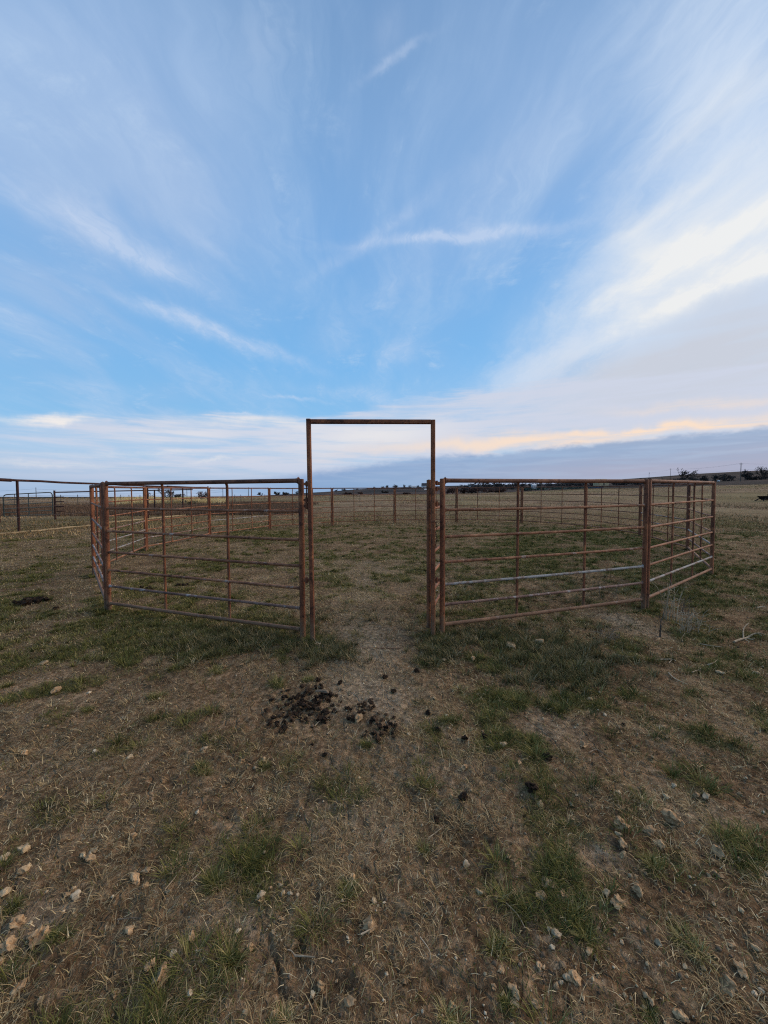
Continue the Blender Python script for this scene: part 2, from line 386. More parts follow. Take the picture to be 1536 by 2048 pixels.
def blobsum(B, x, y):
    s = 0
    wx = (fbm(x * 2.3, y * 2.3, 91, 3) - .5); wy = (fbm(x * 2.3, y * 2.3, 95, 3) - .5)
    for cx, cy, rx, ry, k in B:
        s = s + k * np.exp(-(((x + wx * rx * 1.2 - cx) / rx) ** 2 + ((y + wy * ry * 1.2 - cy) / ry) ** 2))
    return s
HEAPS = []
for _a in [(605, 1415, 80, 58), (745, 1440, 75, 50)]:
    _c = ground_at(_a[0], _a[1]); _x = ground_at(_a[0] + _a[2], _a[1]); _y = ground_at(_a[0], _a[1] - _a[3]); HEAPS.append((_c.x, _c.y, abs(_x.x - _c.x), abs(_y.y - _c.y)))
def cover(x, y):
    """0..1 shares of green and of dry growth; the rest is bare soil"""
    r = np.hypot(x, y)
    g0 = 0.45 * fbm(x * 0.9, y * 0.9, 55, 4) + 0.55 * fbm(x * 4.2, y * 4.2, 61, 4)
    d0 = 0.45 * fbm(x * 1.3, y * 1.3, 155, 4) + 0.55 * fbm(x * 5.2, y * 5.2, 161, 4)
    gb = blobsum(GREEN, x, y); db = blobsum(DRY, x, y); sb = blobsum(SOIL, x, y)
    pat = sstep(fbm(x * 8, y * 8, 207, 3), 0.40, 0.56)
    near_ = 1 - sstep(r, 2.5, 7)
    # pastures beyond: long streaks
    far = sstep(r, 18, 40)
    gf = fbm(x / 9, y / 22, 71, 4); df = fbm(x / 7, y / 25, 83, 4)
    g = (g0 - 0.44) * 3.6 + gb * 0.8 * np.clip(g0 * 3 - 0.7, 0.2, 1.3) - sb * 0.5 - db * 0.3 - 0.02 - near_ * 0.38 * (1 - pat)
    g = g * (1 - far) + far * (gf - 0.47) * 2.0
    dd = (d0 - 0.36) * 3.2 + db * 0.6 - sb * 0.6 - gb * 0.3
    dd = dd * (1 - far) + far * (0.55 + (df - 0.5) * 1.2)
    # trampled centre of the pen is mostly dry litter on soil
    pen = 1 - sstep(np.hypot((x - 1.0), (y - 10.2)), 3.0, 6.5)
    g = g - pen * 0.06
    # nothing tall grows through the dung heaps or over the marked stones
    ck = crack_depth(x + 0 * y, y + 0 * x); g = g * (1 - np.clip(ck * 3, 0, 1)); dd = dd * (1 - np.clip(ck * 3, 0, 1))
    for hx_, hy_, ha, hb in HEAPS:
        q = np.exp(-(((x - hx_) / ha) ** 4 + ((y - hy_) / hb) ** 4)); g = g * (1 - 0.97 * q); dd = dd * (1 - 0.8 * q)
    return np.clip(g, 0, 1), np.clip(dd, 0, 1)

# ------------------------------------------------------------------ materials
def new_mat(name):
    m = bpy.data.materials.new(name); m.use_nodes = True; m.node_tree.nodes.clear()
    t = NT(m.node_tree)
    b = t.n.new('ShaderNodeBsdfPrincipled'); o = t.n.new('ShaderNodeOutputMaterial')
    t.l.new(b.outputs[0], o.inputs[0])
    return m, t, b
def bump(t, b, h, strength=0.5, dist=0.01):
    n = t.n.new('ShaderNodeBump'); n.inputs['Strength'].default_value = strength; n.inputs['Distance'].default_value = dist
    t.put(n.inputs['Height'], h); t.l.new(n.outputs[0], b.inputs['Normal'])
def attr(t, name, out='Fac'):
    n = t.n.new('ShaderNodeAttribute'); n.attribute_name = name; return n.outputs[out]

def mat_ground():
    m, t, b = new_mat('ground_soil')
    g = t.n.new('ShaderNodeNewGeometry'); P = g.outputs['Position']
    gr = attr(t, 'green'); dr = attr(t, 'dry'); fa = attr(t, 'far')
    n1 = t.noise(P, 2.2, 5, 0.6); n2 = t.noise(P, 24, 6, 0.65); n3 = t.noise(P, 110, 4, 0.6)
    soil = t.ramp(t.m('MULTIPLY_ADD', n2, 0.6, t.m('MULTIPLY', n1, 0.4)), [(0.36, (0.050, 0.027, 0.014)), (0.5, (0.180, 0.106, 0.055)), (0.62, (0.42, 0.27, 0.15))])
    soil = t.mix(t.m('MULTIPLY', attr(t, 'dust'), 0.9), soil, t.ramp(n2, [(0.34, (0.15, 0.10, 0.062)), (0.62, (0.50, 0.37, 0.235))]))
    crumbs = t.map(t.voro(P, 70), 0.32, 0.12)
    soil = t.mix(t.m('MULTIPLY', crumbs, t.map(n1, 0.45, 0.62, 0.0, 0.75)), soil, (0.48, 0.36, 0.235))
    # litter: fibres in many directions
    w = t.v('MULTIPLY_ADD', t.noise(P, 9, 3, 0.5, out=1), (0.22, 0.22, 0.22), P)
    f1 = t.noise(t.v('MULTIPLY', w, (150, 18, 30)), 1.0, 2, 0.6)
    rot = t.n.new('ShaderNodeVectorRotate'); rot.rotation_type = 'Z_AXIS'; t.put(rot.inputs['Vector'], w); rot.inputs['Angle'].default_value = 1.1
    f2 = t.noise(t.v('MULTIPLY', rot.outputs[0], (150, 18, 30)), 1.0, 2, 0.6)
    fib = t.m('MAXIMUM', t.map(f1, 0.52, 0.66), t.map(f2, 0.52, 0.66))
    straw = t.ramp(n3, [(0.3, (0.20, 0.148, 0.085)), (0.7, (0.46, 0.375, 0.225))])
    c = t.mix(t.m('MULTIPLY', fib, t.m('MULTIPLY_ADD', dr, 0.75, 0.18)), soil, straw)
    gcol = t.ramp(n2, [(0.3, (0.055, 0.053, 0.017)), (0.7, (0.17, 0.155, 0.048))])
    c = t.mix(t.m('MULTIPLY', t.map(t.m('ADD', gr, t.m('MULTIPLY', t.m('SUBTRACT', n2, 0.5), 0.9)), 0.15, 0.95), 0.7), c, gcol)
    # pasture far off, seen at grazing angle: streaks of straw, brown weeds, green
    x, y, z = t.sep(P)
    S = t.comb(t.m('MULTIPLY', x, 0.10), t.m('MULTIPLY', y, 0.05), 0.0)
    s1 = t.noise(S, 1.0, 7, 0.62); s2 = t.noise(t.v('MULTIPLY', P, (1.5, 0.8, 1)), 1.0, 6, 0.65); s3 = t.noise(t.v('ADD', S, (31, 7, 0)), 0.6, 5, 0.6)
    past = t.ramp(t.m('MULTIPLY_ADD', s2, 0.5, t.m('MULTIPLY', s1, 0.5)), [(0.36, (0.095, 0.058, 0.038)), (0.48, (0.235, 0.155, 0.095)), (0.60, (0.40, 0.285, 0.17))])
    past = t.mix(t.map(s3, 0.40, 0.60, 0.0, 0.55), past, (0.17, 0.150, 0.058))
    c = t.mix(t.m('MULTIPLY', t.map(fa, 0.0, 0.35), 0.85), c, past)
    # hills: thin grass on reddish dirt with dark brush and pale strips
    h1 = t.noise(t.v('MULTIPLY', P, (0.012, 0.004, 0.05)), 1.0, 6, 0.6); h2 = t.noise(t.v('MULTIPLY', P, (0.05, 0.03, 0.1)), 1.0, 5, 0.65)
    hill = t.ramp(h1, [(0.36, (0.024, 0.022, 0.021)), (0.47, (0.050, 0.040, 0.036)), (0.57, (0.105, 0.068, 0.055)), (0.68, (0.12, 0.095, 0.068))])
    hill = t.mix(t.map(h2, 0.46, 0.58, 0.0, 0.85), hill, (0.030, 0.032, 0.026))
    c = t.mix(t.map(fa, 0.45, 0.6), c, hill)
    t.l.new(c, b.inputs['Base Color']); b.inputs['Roughness'].default_value = 0.95
    b.inputs['Specular IOR Level'].default_value = 0.03
    hh = t.m('ADD', t.m('MULTIPLY', n2, 0.7), t.m('ADD', t.m('MULTIPLY', n3, 0.25), t.m('MULTIPLY', fib, 0.25)))
    crack = t.map(t.voro(t.v('MULTIPLY_ADD', t.noise(P, 6, 3, 0.5, out=1), (0.12, 0.12, 0.12), P), 4.2, 'DISTANCE_TO_EDGE'), 0.0, 0.035)
    hh = t.m('ADD', hh, t.m('MULTIPLY', crack, 0.5))
    bump(t, b, hh, 0.9, 0.03)
    return m

def mat_blade(name, stops, rough=0.7, trans=0.25):
    m, t, b = new_mat(name)
    c = t.ramp(attr(t, 'tone'), stops)
    t.l.new(c, b.inputs['Base Color']); b.inputs['Roughness'].default_value = 1.0
    b.inputs['Specular IOR Level'].default_value = 0.03
    return m

def mat_rust(name, dark, mid, light, vert=True, worn=0.0, worncol=(0.45, 0.45, 0.44), metallic=0.06, rough=0.72):
    m, t, b = new_mat(name)
    g = t.n.new('ShaderNodeNewGeometry'); P = g.outputs['Position']
    oi = t.n.new('ShaderNodeObjectInfo')
    Q = t.v('ADD', P, t.v('SCALE', t.comb(oi.outputs['Random'], 0.3, 0.7), 20.0))
    n1 = t.noise(t.v('MULTIPLY', Q, (6, 6, 2.2) if vert else (3, 3, 6)), 1.0, 6, 0.6)
    n2 = t.noise(Q, 75, 4, 0.7); n3 = t.noise(Q, 14, 5, 0.6)
    v = t.m('ADD', t.m('MULTIPLY', n1, 0.6), t.m('MULTIPLY', n2, 0.4))
    c = t.ramp(v, [(0.34, dark), (0.50, mid), (0.66, light)])
    c = t.mix(t.map(n3, 0.54, 0.66, 0.0, 0.7), c, tuple(q * 0.5 for q in dark))
    n4 = t.noise(t.v('ADD', Q, (5, 3, 9)), 4.5, 5, 0.65)
    c = t.mix(t.map(n4, 0.56, 0.68, 0.0, 0.6), c, (light[0] * 1.25, light[1] * 1.3, light[2] * 1.25))
    if worn > 0:
        ns = t.sep(g.outputs['Normal'])[2]
        k = t.map(t.noise(t.v('MULTIPLY', Q, (5, 5, 5)), 1.0, 6, 0.7), 0.62 - worn * 0.35, 0.68 - worn * 0.30)
        c = t.mix(t.m('MULTIPLY', k, t.map(n2, 0.25, 0.45)), c, worncol)
    zz = t.sep(P)[2]
    mud = t.map(t.m('ADD', zz, t.m('MULTIPLY', n3, 0.5)), 0.62, 0.40)
    c = t.mix(t.m('MULTIPLY', mud, t.map(n2, 0.35, 0.6, 0.2, 0.85)), c, (0.17, 0.11, 0.065))
    t.l.new(c, b.inputs['Base Color'])
    b.inputs['Metallic'].default_value = metallic; b.inputs['Roughness'].default_value = rough
    b.inputs['Specular IOR Level'].default_value = 0.28
    bump(t, b, t.m('ADD', n2, n3), 0.6, 0.006)
    return m

def mat_plain(name, c0, c1, scale=20, rough=0.8, bumpd=0.01, metallic=0.0, stretch=(1, 1, 1)):
    m, t, b = new_mat(name)
    g = t.n.new('ShaderNodeNewGeometry'); oi = t.n.new('ShaderNodeObjectInfo')
    Q = t.v('MULTIPLY', t.v('ADD', g.outputs['Position'], t.v('SCALE', t.comb(oi.outputs['Random'], 0.3, 0.7), 9.0)), stretch)
    n = t.noise(Q, scale, 6, 0.62)
    c = t.ramp(n, [(0.32, c0), (0.66, c1)])
    k = t.m('MULTIPLY_ADD', oi.outputs['Random'], 0.5, 0.75)
    c = t.v('SCALE', c, k)
    t.l.new(c, b.inputs['Base Color']); b.inputs['Roughness'].default_value = rough; b.inputs['Metallic'].default_value = metallic
    b.inputs['Specular IOR Level'].default_value = 0.10
    bump(t, b, n, 0.7, bumpd)
    return m

M = {
 'ground': mat_ground(),
 'green': mat_blade('grass_green', [(0.0, (0.038, 0.040, 0.012)), (0.5, (0.118, 0.115, 0.032)), (0.8, (0.24, 0.21, 0.070)), (1.0, (0.50, 0.38, 0.17))]),
 'straw': mat_blade('grass_straw', [(0.0, (0.085, 0.050, 0.024)), (0.45, (0.30, 0.198, 0.094)), (0.8, (0.56, 0.405, 0.20)), (1.0, (0.74, 0.58, 0.33))]),
 'yellow': mat_blade('grass_yellow', [(0.0, (0.30, 0.21, 0.09)), (0.6, (0.62, 0.46, 0.21)), (1.0, (0.80, 0.66, 0.36))]),
 'sage': mat_blade('weed_grey', [(0.0, (0.045, 0.042, 0.016)), (0.45, (0.120, 0.108, 0.042)), (0.8, (0.27, 0.205, 0.105)), (1.0, (0.42, 0.32, 0.18))]),
 'grit': mat_blade('grit', [(0.0, (0.07, 0.045, 0.03)), (0.6, (0.22, 0.155, 0.10)), (0.85, (0.46, 0.34, 0.20)), (1.0, (0.68, 0.54, 0.36))], 0.9),
 'brownweed': mat_blade('weed_brown', [(0.0, (0.085, 0.052, 0.034)), (0.6, (0.19, 0.122, 0.080)), (1.0, (0.32, 0.23, 0.15))]),
 'rust': mat_rust('rusty_steel', (0.052, 0.019, 0.011), (0.175, 0.061, 0.028), (0.37, 0.142, 0.058)),
 'rust_rail': mat_rust('rusty_rail', (0.090, 0.036, 0.020), (0.23, 0.094, 0.046), (0.42, 0.195, 0.098), vert=False, worn=0.10, worncol=(0.34, 0.25, 0.20)),
 'rust_top': mat_rust('rusty_top_rail', (0.060, 0.026, 0.017), (0.155, 0.064, 0.036), (0.28, 0.12, 0.065), vert=False),
 'pale': mat_rust('bare_galvanised', (0.11, 0.06, 0.045), (0.22, 0.155, 0.12), (0.30, 0.255, 0.22), vert=False, worn=0.48, worncol=(0.30, 0.29, 0.27), metallic=0.1),
 'patchy': mat_rust('patchy_worn', (0.085, 0.042, 0.030), (0.19, 0.105, 0.075), (0.30, 0.18, 0.13), vert=False, worn=0.28, worncol=(0.36, 0.31, 0.28)),
 'darkpipe': mat_rust('dark_oxide_pipe', (0.018, 0.009, 0.008), (0.042, 0.017, 0.013), (0.085, 0.030, 0.020), metallic=0.1),
 'gatepaint': mat_rust('dark_green_gate', (0.014, 0.022, 0.022), (0.025, 0.042, 0.042), (0.05, 0.07, 0.065), metallic=0.0, rough=0.5),
 'wire': mat_plain('wire', (0.10, 0.10, 0.11), (0.22, 0.22, 0.23), 3, 0.6, 0.0),
 'dung': mat_plain('dung', (0.008, 0.005, 0.0035), (0.046, 0.028, 0.017), 90, 0.9, 0.01),
 'dungdry': mat_plain('dung_dry', (0.030, 0.018, 0.011), (0.10, 0.062, 0.036), 60, 0.95, 0.006),
 'stone': mat_plain('limestone', (0.24, 0.155, 0.080), (0.58, 0.42, 0.24), 38, 0.9, 0.008),
 'stonegrey': mat_plain('limestone_grey', (0.30, 0.21, 0.12), (0.66, 0.51, 0.33), 30, 0.9, 0.008),
 'clod': mat_plain('clod', (0.20, 0.115, 0.058), (0.58, 0.38, 0.20), 45, 0.95, 0.01),
 'wood': mat_plain('weathered_twig', (0.24, 0.18, 0.115), (0.54, 0.42, 0.28), 40, 0.9, 0.004),
 'woodgrey': mat_plain('weathered_wood', (0.11, 0.080, 0.055), (0.30, 0.225, 0.15), 22, 0.9, 0.006, stretch=(1, 6, 6)),
 'board': mat_plain('sun_bleached_board', (0.20, 0.15, 0.085), (0.42, 0.32, 0.19), 3, 0.9, 0.01),
 'bark': mat_plain('dark_bark', (0.030, 0.025, 0.023), (0.075, 0.062, 0.052), 2, 0.95, 0.02),
 'barkred': mat_plain('reddish_bark', (0.07, 0.038, 0.030), (0.15, 0.085, 0.065), 2, 0.95, 0.02),
 'cedar': mat_plain('cedar_foliage', (0.030, 0.028, 0.026), (0.075, 0.066, 0.060), 1.5, 0.95, 0.0),
 'farbrush': mat_plain('hazy_winter_brush', (0.050, 0.045, 0.044), (0.115, 0.098, 0.090), 0.6, 0.95, 0.0),  # greyish winter brush, with some distance haze mixed into the colour
 'stalk': mat_plain('bleached_stalk', (0.26, 0.20, 0.12), (0.52, 0.42, 0.28), 30, 0.9, 0.0),
 'polewood': mat_plain('pole_wood', (0.05, 0.042, 0.036), (0.11, 0.095, 0.08), 2, 0.9, 0.0),
 'rubber': mat_plain('black_poly', (0.006, 0.006, 0.007), (0.014, 0.014, 0.016), 6, 0.55, 0.0),
 'white': mat_plain('white_siding', (0.55, 0.55, 0.54), (0.78, 0.78, 0.77), 0.4, 0.8, 0.0),
 'roofdark': mat_plain('dark_roof', (0.030, 0.030, 0.034), (0.065, 0.062, 0.066), 0.4, 0.8, 0.0),
 'tan': mat_plain('tan_straw', (0.30, 0.22, 0.12), (0.55, 0.43, 0.26), 0.8, 0.95, 0.0),
 'blue': mat_plain('blue_paint', (0.02, 0.05, 0.11), (0.035, 0.085, 0.17), 1, 0.7, 0.0),
 'tealbush': mat_plain('teal_brush', (0.040, 0.062, 0.052), (0.10, 0.13, 0.105), 0.8, 0.95, 0.0),
}

# ------------------------------------------------------------------ mesh helpers
def mesh_obj(name, V, Fc, mat, parent=None, smooth=False, attrs=None, loc=None):
    me = bpy.data.meshes.new(name)
    if isinstance(V, np.ndarray) and isinstance(Fc, np.ndarray):
        k = Fc.shape[1]
        me.vertices.add(len(V)); me.vertices.foreach_set('co', V.astype(np.float32).ravel())
        me.loops.add(Fc.size); me.loops.foreach_set('vertex_index', Fc.astype(np.int32).ravel())
        me.polygons.add(len(Fc)); me.polygons.foreach_set('loop_start', np.arange(0, Fc.size, k, dtype=np.int32))
        me.polygons.foreach_set('loop_total', np.full(len(Fc), k, np.int32))
        me.update(calc_edges=True)
    else:
        me.from_pydata([tuple(v) for v in V], [], [tuple(f) for f in Fc]); me.update()
    if attrs:
        for nm, arr in attrs.items():
            a = me.attributes.new(nm, 'FLOAT', 'POINT'); a.data.foreach_set('value', np.asarray(arr, np.float32))
    if smooth: me.polygons.foreach_set('use_smooth', [True] * len(me.polygons))
    me.materials.append(mat)
    o = bpy.data.objects.new(name, me); col.objects.link(o)
    if parent is not None: o.parent = parent
    if loc is not None: o.location = loc
    return o
def empty(name, loc):
    o = bpy.data.objects.new(name, None); o.location = loc; o.empty_display_size = 0.2; col.objects.link(o); return o
def tag(o, label=None, cat=None, group=None, kind=None):
    if label: o['label'] = label
    if cat: o['category'] = cat
    if group: o['group'] = group
    if kind: o['kind'] = kind
    return o

class MB:
    """collects shapes into one mesh"""
    def __init__(s): s.V = []; s.F = []
    def tube(s, pts, ra, rb=None, seg=10, cap=True, upv=None):
        pts = [Vector(p) for p in pts]; n = len(pts)
        ra = ra if isinstance(ra, (list, tuple)) else [ra] * n
        rb = ra if rb is None else (rb if isinstance(rb, (list, tuple)) else [rb] * n)
        base = len(s.V)
        ref = Vector(upv) if upv is not None else None
        for i, p in enumerate(pts):
            d = (pts[min(i + 1, n - 1)] - pts[max(i - 1, 0)])
            d = d.normalized() if d.length > 1e-9 else Vector((0, 0, 1))
            u = ref if ref is not None else (Vector((0, 0, 1)) if abs(d.z) < 0.9 else Vector((0, 1, 0)))
            b = d.cross(u).normalized(); a = b.cross(d).normalized()
            for k in range(seg):
                th = 2 * math.pi * k / seg
                s.V.append(p + a * math.sin(th) * ra[i] + b * math.cos(th) * rb[i])
        for i in range(n - 1):
            for k in range(seg):
                k2 = (k + 1) % seg
                s.F.append((base + i * seg + k, base + i * seg + k2, base + (i + 1) * seg + k2, base + (i + 1) * seg + k))
        if cap:
            s.F.append(tuple(base + k for k in range(seg))[::-1])
            s.F.append(tuple(base + (n - 1) * seg + k for k in range(seg)))
        return s
    def box(s, c, sx, sy, sz, rz=0.0, bev=0.0, taper=1.0):
        base = len(s.V); c = Vector(c); R = Matrix.Rotation(rz, 3, 'Z')
        bx = min(bev, sx / 3, sy / 3)
        def ring(hx, hy, z):
            r = [(-hx + bx, -hy), (hx - bx, -hy), (hx, -hy + bx), (hx, hy - bx), (hx - bx, hy), (-hx + bx, hy), (-hx, hy - bx), (-hx, -hy + bx)] if bx > 0 else [(-hx, -hy), (hx, -hy), (hx, hy), (-hx, hy)]
            for x, y in r: s.V.append(c + R @ Vector((x, y, z)))
            return len(r)
        k = ring(sx / 2, sy / 2, -sz / 2); ring(sx / 2 * taper, sy / 2 * taper, sz / 2)
        for i in range(k):
            j = (i + 1) % k; s.F.append((base + i, base + j, base + k + j, base + k + i))
        s.F.append(tuple(base + i for i in range(k))[::-1]); s.F.append(tuple(base + k + i for i in range(k)))
        return s
    def build(s, name, mat, parent=None, smooth=True, origin=None):
        V = s.V
        if origin is not None: V = [v - Vector(origin) for v in V]
        o = mesh_obj(name, V, s.F, mat, parent)
        if smooth:
            me = o.data
            me.polygons.foreach_set('use_smooth', [True] * len(me.polygons))
            try: me.set_sharp_from_angle(angle=math.radians(40))
            except Exception: pass
        return o

# ------------------------------------------------------------------ GROUND
def build_ground():
    fr = np.arange(-62, 62.01, 0.28); bk = np.arange(66, 298, 4.0)
    az = np.radians(np.concatenate([fr, bk]))
    rs = [0.25]
    while rs[-1] < 12000:
        r = rs[-1]
        k = 1.03 if r < 0.9 else (1.0085 if r < 9 else (1.02 if r < 60 else 1.035))
        rs.append(r * k)
    rs = np.array(rs)
    Rg, Ag = np.meshgrid(rs, az, indexing='ij')
    X = Rg * np.sin(Ag); Y = Rg * np.cos(Ag)
    Z = H(X.ravel(), Y.ravel())
    nr, na = X.shape
    V = np.c_[X.ravel(), Y.ravel(), Z]
    i = np.arange(nr - 1)[:, None]; j = np.arange(na)[None, :]; j2 = (j + 1) % na
    Fq = np.stack([(i * na + j), (i * na + j2), ((i + 1) * na + j2), ((i + 1) * na + j)], -1).reshape(-1, 4)[:, ::-1]
    # centre: collapse first ring
    c = len(V)
    V = np.vstack([V, [0, 0, hz(0, 0)]])
    tri = np.stack([np.full(na, c), (np.arange(na) + 1) % na, np.arange(na), np.arange(na)], -1)
    g, d = cover(V[:, 0], V[:, 1])
    r = np.hypot(V[:, 0], V[:, 1])
    far = 0.4 * sstep(r, 16, 45) + 0.6 * sstep(r + 34 * (fbm(V[:, 0] / 30, V[:, 1] / 30, 401, 3) - 0.5), R1 * 0.90, R1 * 1.02)
    o = mesh_obj('ground', V, Fq.astype(np.int64), M['ground'], smooth=True, attrs={'green': g, 'dry': d, 'far': far, 'dust': np.clip(blobsum(DUST, V[:, 0], V[:, 1]), 0, 1)})
    tag(o, kind='structure')
    cap = mesh_obj('ground_centre', V[np.r_[np.arange(na), c]], np.stack([np.full(na, na), np.arange(na), (np.arange(na) + 1) % na], -1), M['ground'], smooth=True,
                   attrs={'green': np.r_[g[:na], g[c]], 'dry': np.r_[d[:na], d[c]], 'far': np.zeros(na + 1), 'dust': np.zeros(na + 1)})
    tag(cap, kind='structure')
    return o
build_ground()

# ------------------------------------------------------------------ GRASS (blades as one sheet of real faces per kind)
def blades(name, mat, pos, hgt, wid, lean, azi, tone, curl=0.5, segs=2, kind='stuff'):
    """pos Nx3, arrays N. Each blade: a bent strip that narrows to its tip."""
    n = len(pos)
    ts = np.linspace(0, 1, segs + 1)
    dx, dy = np.cos(azi), np.sin(azi)
    sx, sy = -dy, dx
    Vs = []
    tone = np.asarray(tone)
    for t in ts:
        a = lean * (0.6 + curl * 1.2 * t)        # angle from the vertical grows along the blade
        out = np.sin(np.clip(a, 0, 1.75)) * hgt * t
        up = np.cos(np.clip(a, 0, 1.75)) * hgt * t
        w = wid * (1 - t) ** 0.7 * 0.5 if t < 1 else wid * 0.04
        cx = pos[:, 0] + dx * out; cy = pos[:, 1] + dy * out; cz = pos[:, 2] + up
        Vs.append(np.stack([cx - sx * w, cy - sy * w, cz], -1)); Vs.append(np.stack([cx + sx * w, cy + sy * w, cz], -1))
    V = np.stack(Vs, 1).reshape(-1, 3)
    k = 2 * (segs + 1)
    b = (np.arange(n) * k)[:, None]
    Fq = np.stack([np.stack([b + 2 * i, b + 2 * i + 1, b + 2 * i + 3, b + 2 * i + 2], -1)[:, 0] for i in range(segs)], 1).reshape(-1, 4)
    o = mesh_obj(name, V, Fq, mat, attrs={'tone': np.repeat(tone, k)})
    if kind: tag(o, kind=kind)
    return o

def scatter(n, r0, r1, azmax=52, power=1.0, rng=RNG):
    """points in the fan in front of the camera, density falling with distance"""
    u = rng.random(n)
    r = r0 * (r1 / r0) ** u if power == 1.0 else (r0 ** power + u * (r1 ** power - r0 ** power)) ** (1 / power)
    a = np.radians(rng.uniform(-azmax, azmax, n))
    return r * np.sin(a), r * np.cos(a)

def clump_points(cx, cy, rad, n_each, rng=RNG):
    k = len(cx)
    idx = np.repeat(np.arange(k), n_each)
    a = rng.random(len(idx)) * 2 * np.pi; q = np.sqrt(rng.random(len(idx)))
    return cx[idx] + np.cos(a) * q * rad[idx], cy[idx] + np.sin(a) * q * rad[idx], a, q, idx

def build_grass():
    # 1 short turf and tufts, green, near
    x, y = scatter(1500000, 0.9, 22, power=0.75)
    g, d = cover(x, y)
    keep = RNG.random(len(x)) < np.clip(g * 0.40 + 0.035, 0, 0.5)
    x, y, g = x[keep], y[keep], g[keep]
    r = np.hypot(x, y); n = len(x)
    hgt = RNG.uniform(0.015, 0.038, n) * (1 + 0.5 * g) * (1 + 0.25 * sstep(r, 3, 10))
    wid = RNG.uniform(0.0012, 0.0026, n) * (1 + r * 0.22)
    P = np.stack([x, y, H(x, y) - 0.003], -1)
    blades('green_grass', M['green'], P, hgt, wid, RNG.uniform(0.3, 1.3, n), RNG.random(n) * 6.283, np.clip(RNG.normal(0.48, 0.20, n), 0, 1), segs=2)
    # 2 clumps: tufts of longer green blades
    cx, cy = scatter(9000, 1.1, 18, power=0.8)
    g, d = cover(cx, cy)
    keep = RNG.random(len(cx)) < np.clip(g * 1.0 - 0.05, 0, 1)
    cx, cy = cx[keep], cy[keep]
    pb = [(j[0], j[1]) for j in JOINTS[:2] + JOINTS[13:]] + [(-0.745, 4.03), (0.50, 4.13), (-5.64, 7.5), (7.68, 9.8)]
    ex = np.array([p[0] + rnd.gauss(0, 0.10) for p in pb for _ in range(14)]); ey = np.array([p[1] - 0.02 + rnd.gauss(0, 0.09) for p in pb for _ in range(14)])
    cx = np.r_[cx, ex]; cy = np.r_[cy, ey]
    rad = RNG.uniform(0.02, 0.06, len(cx))
    bx, by, a, q, idx = clump_points(cx, cy, rad, 55)
    n = len(bx); rr = np.hypot(bx, by); sz = RNG.uniform(0.6, 1.35, len(cx))[idx]
    tn = RNG.normal(0.45, 0.13, len(cx))[idx]
    blades('tufted_grass', M['green'], np.stack([bx, by, H(bx, by) - 0.004], -1), RNG.uniform(0.035, 0.085, n) * sz, RNG.uniform(0.0014, 0.0030, n) * (1 + rr * 0.16),
           0.15 + q * 0.75 + RNG.random(n) * 0.25, a + RNG.normal(0, 0.5, n), np.clip(tn + RNG.normal(0.0, 0.16, n), 0, 1), segs=3)
    # 3 dry litter: lying curled straws
    x, y = scatter(900000, 0.85, 24, power=0.72)
    g, d = cover(x, y)
    keep = RNG.random(len(x)) < np.clip(0.14 + d * 0.38, 0, 0.52)
    x, y = x[keep], y[keep]; n = len(x); r = np.hypot(x, y)
    blades('dry_litter', M['straw'], np.stack([x, y, H(x, y) + RNG.uniform(0.0, 0.006, n)], -1), RNG.uniform(0.010, 0.040, n) * RNG.choice([1, 1, 1, 1.8], n), RNG.uniform(0.0007, 0.0019, n) * (1 + r * 0.32),
           RNG.uniform(1.0, 1.6, n), RNG.random(n) * 6.283, np.clip(RNG.normal(0.34, 0.26, n) + (RNG.random(n) < 0.10) * 0.4 + (fbm(x * 3, y * 3, 931, 3) - 0.5) * 0.7, 0, 1), curl=0.35, segs=2)
    # 3b middle distance: the same litter and short green growth, in larger pieces
    x, y = scatter(520000, 4.5, 30, power=0.55)
    g, d = cover(x, y); u = RNG.random(len(x)); kd = u < np.clip(0.12 + d * 0.45, 0, 0.6); kg = (~kd) & (RNG.random(len(x)) < np.clip(g * 0.8, 0, 0.7))
    for kk, nm, mt, h0, h1, l0, l1, tm in ((kd, 'dry_litter', 'straw', 0.02, 0.07, 0.8, 1.5, 0.46), (kg, 'green_grass', 'green', 0.02, 0.05, 0.2, 1.2, 0.5)):
        xx, yy = x[kk], y[kk]; n = len(xx); r = np.hypot(xx, yy)
        tn = np.clip(RNG.normal(tm, 0.2, n) + (fbm(xx * 1.7, yy * 1.7, 911, 3) - 0.5) * 0.9, 0, 1)
        blades(nm, M[mt], np.stack([xx, yy, H(xx, yy)], -1), RNG.uniform(h0, h1, n), RNG.uniform(0.0014, 0.003, n) * (1 + r * 0.26), RNG.uniform(l0, l1, n), RNG.random(n) * 6.283, tn, segs=1)
    # 4 standing dry tufts
    cx, cy = scatter(5200, 1.1, 20, power=0.85)
    g, d = cover(cx, cy)
    keep = RNG.random(len(cx)) < np.clip(d * 0.62, 0, 1)
    cx, cy = cx[keep], cy[keep]
    rad = RNG.uniform(0.02, 0.07, len(cx))
    bx, by, a, q, idx = clump_points(cx, cy, rad, 42)
    n = len(bx); rr = np.hypot(bx, by); sz = RNG.uniform(0.6, 1.3, len(cx))[idx]
    blades('dry_grass', M['straw'], np.stack([bx, by, H(bx, by) - 0.003], -1), RNG.uniform(0.025, 0.075, n) * sz, RNG.uniform(0.0010, 0.0022, n) * (1 + rr * 0.18),
           0.35 + q * 0.9 + RNG.random(n) * 0.3, a + RNG.normal(0, 0.8, n), np.clip(RNG.normal(0.52, 0.2, n), 0, 1), segs=2)
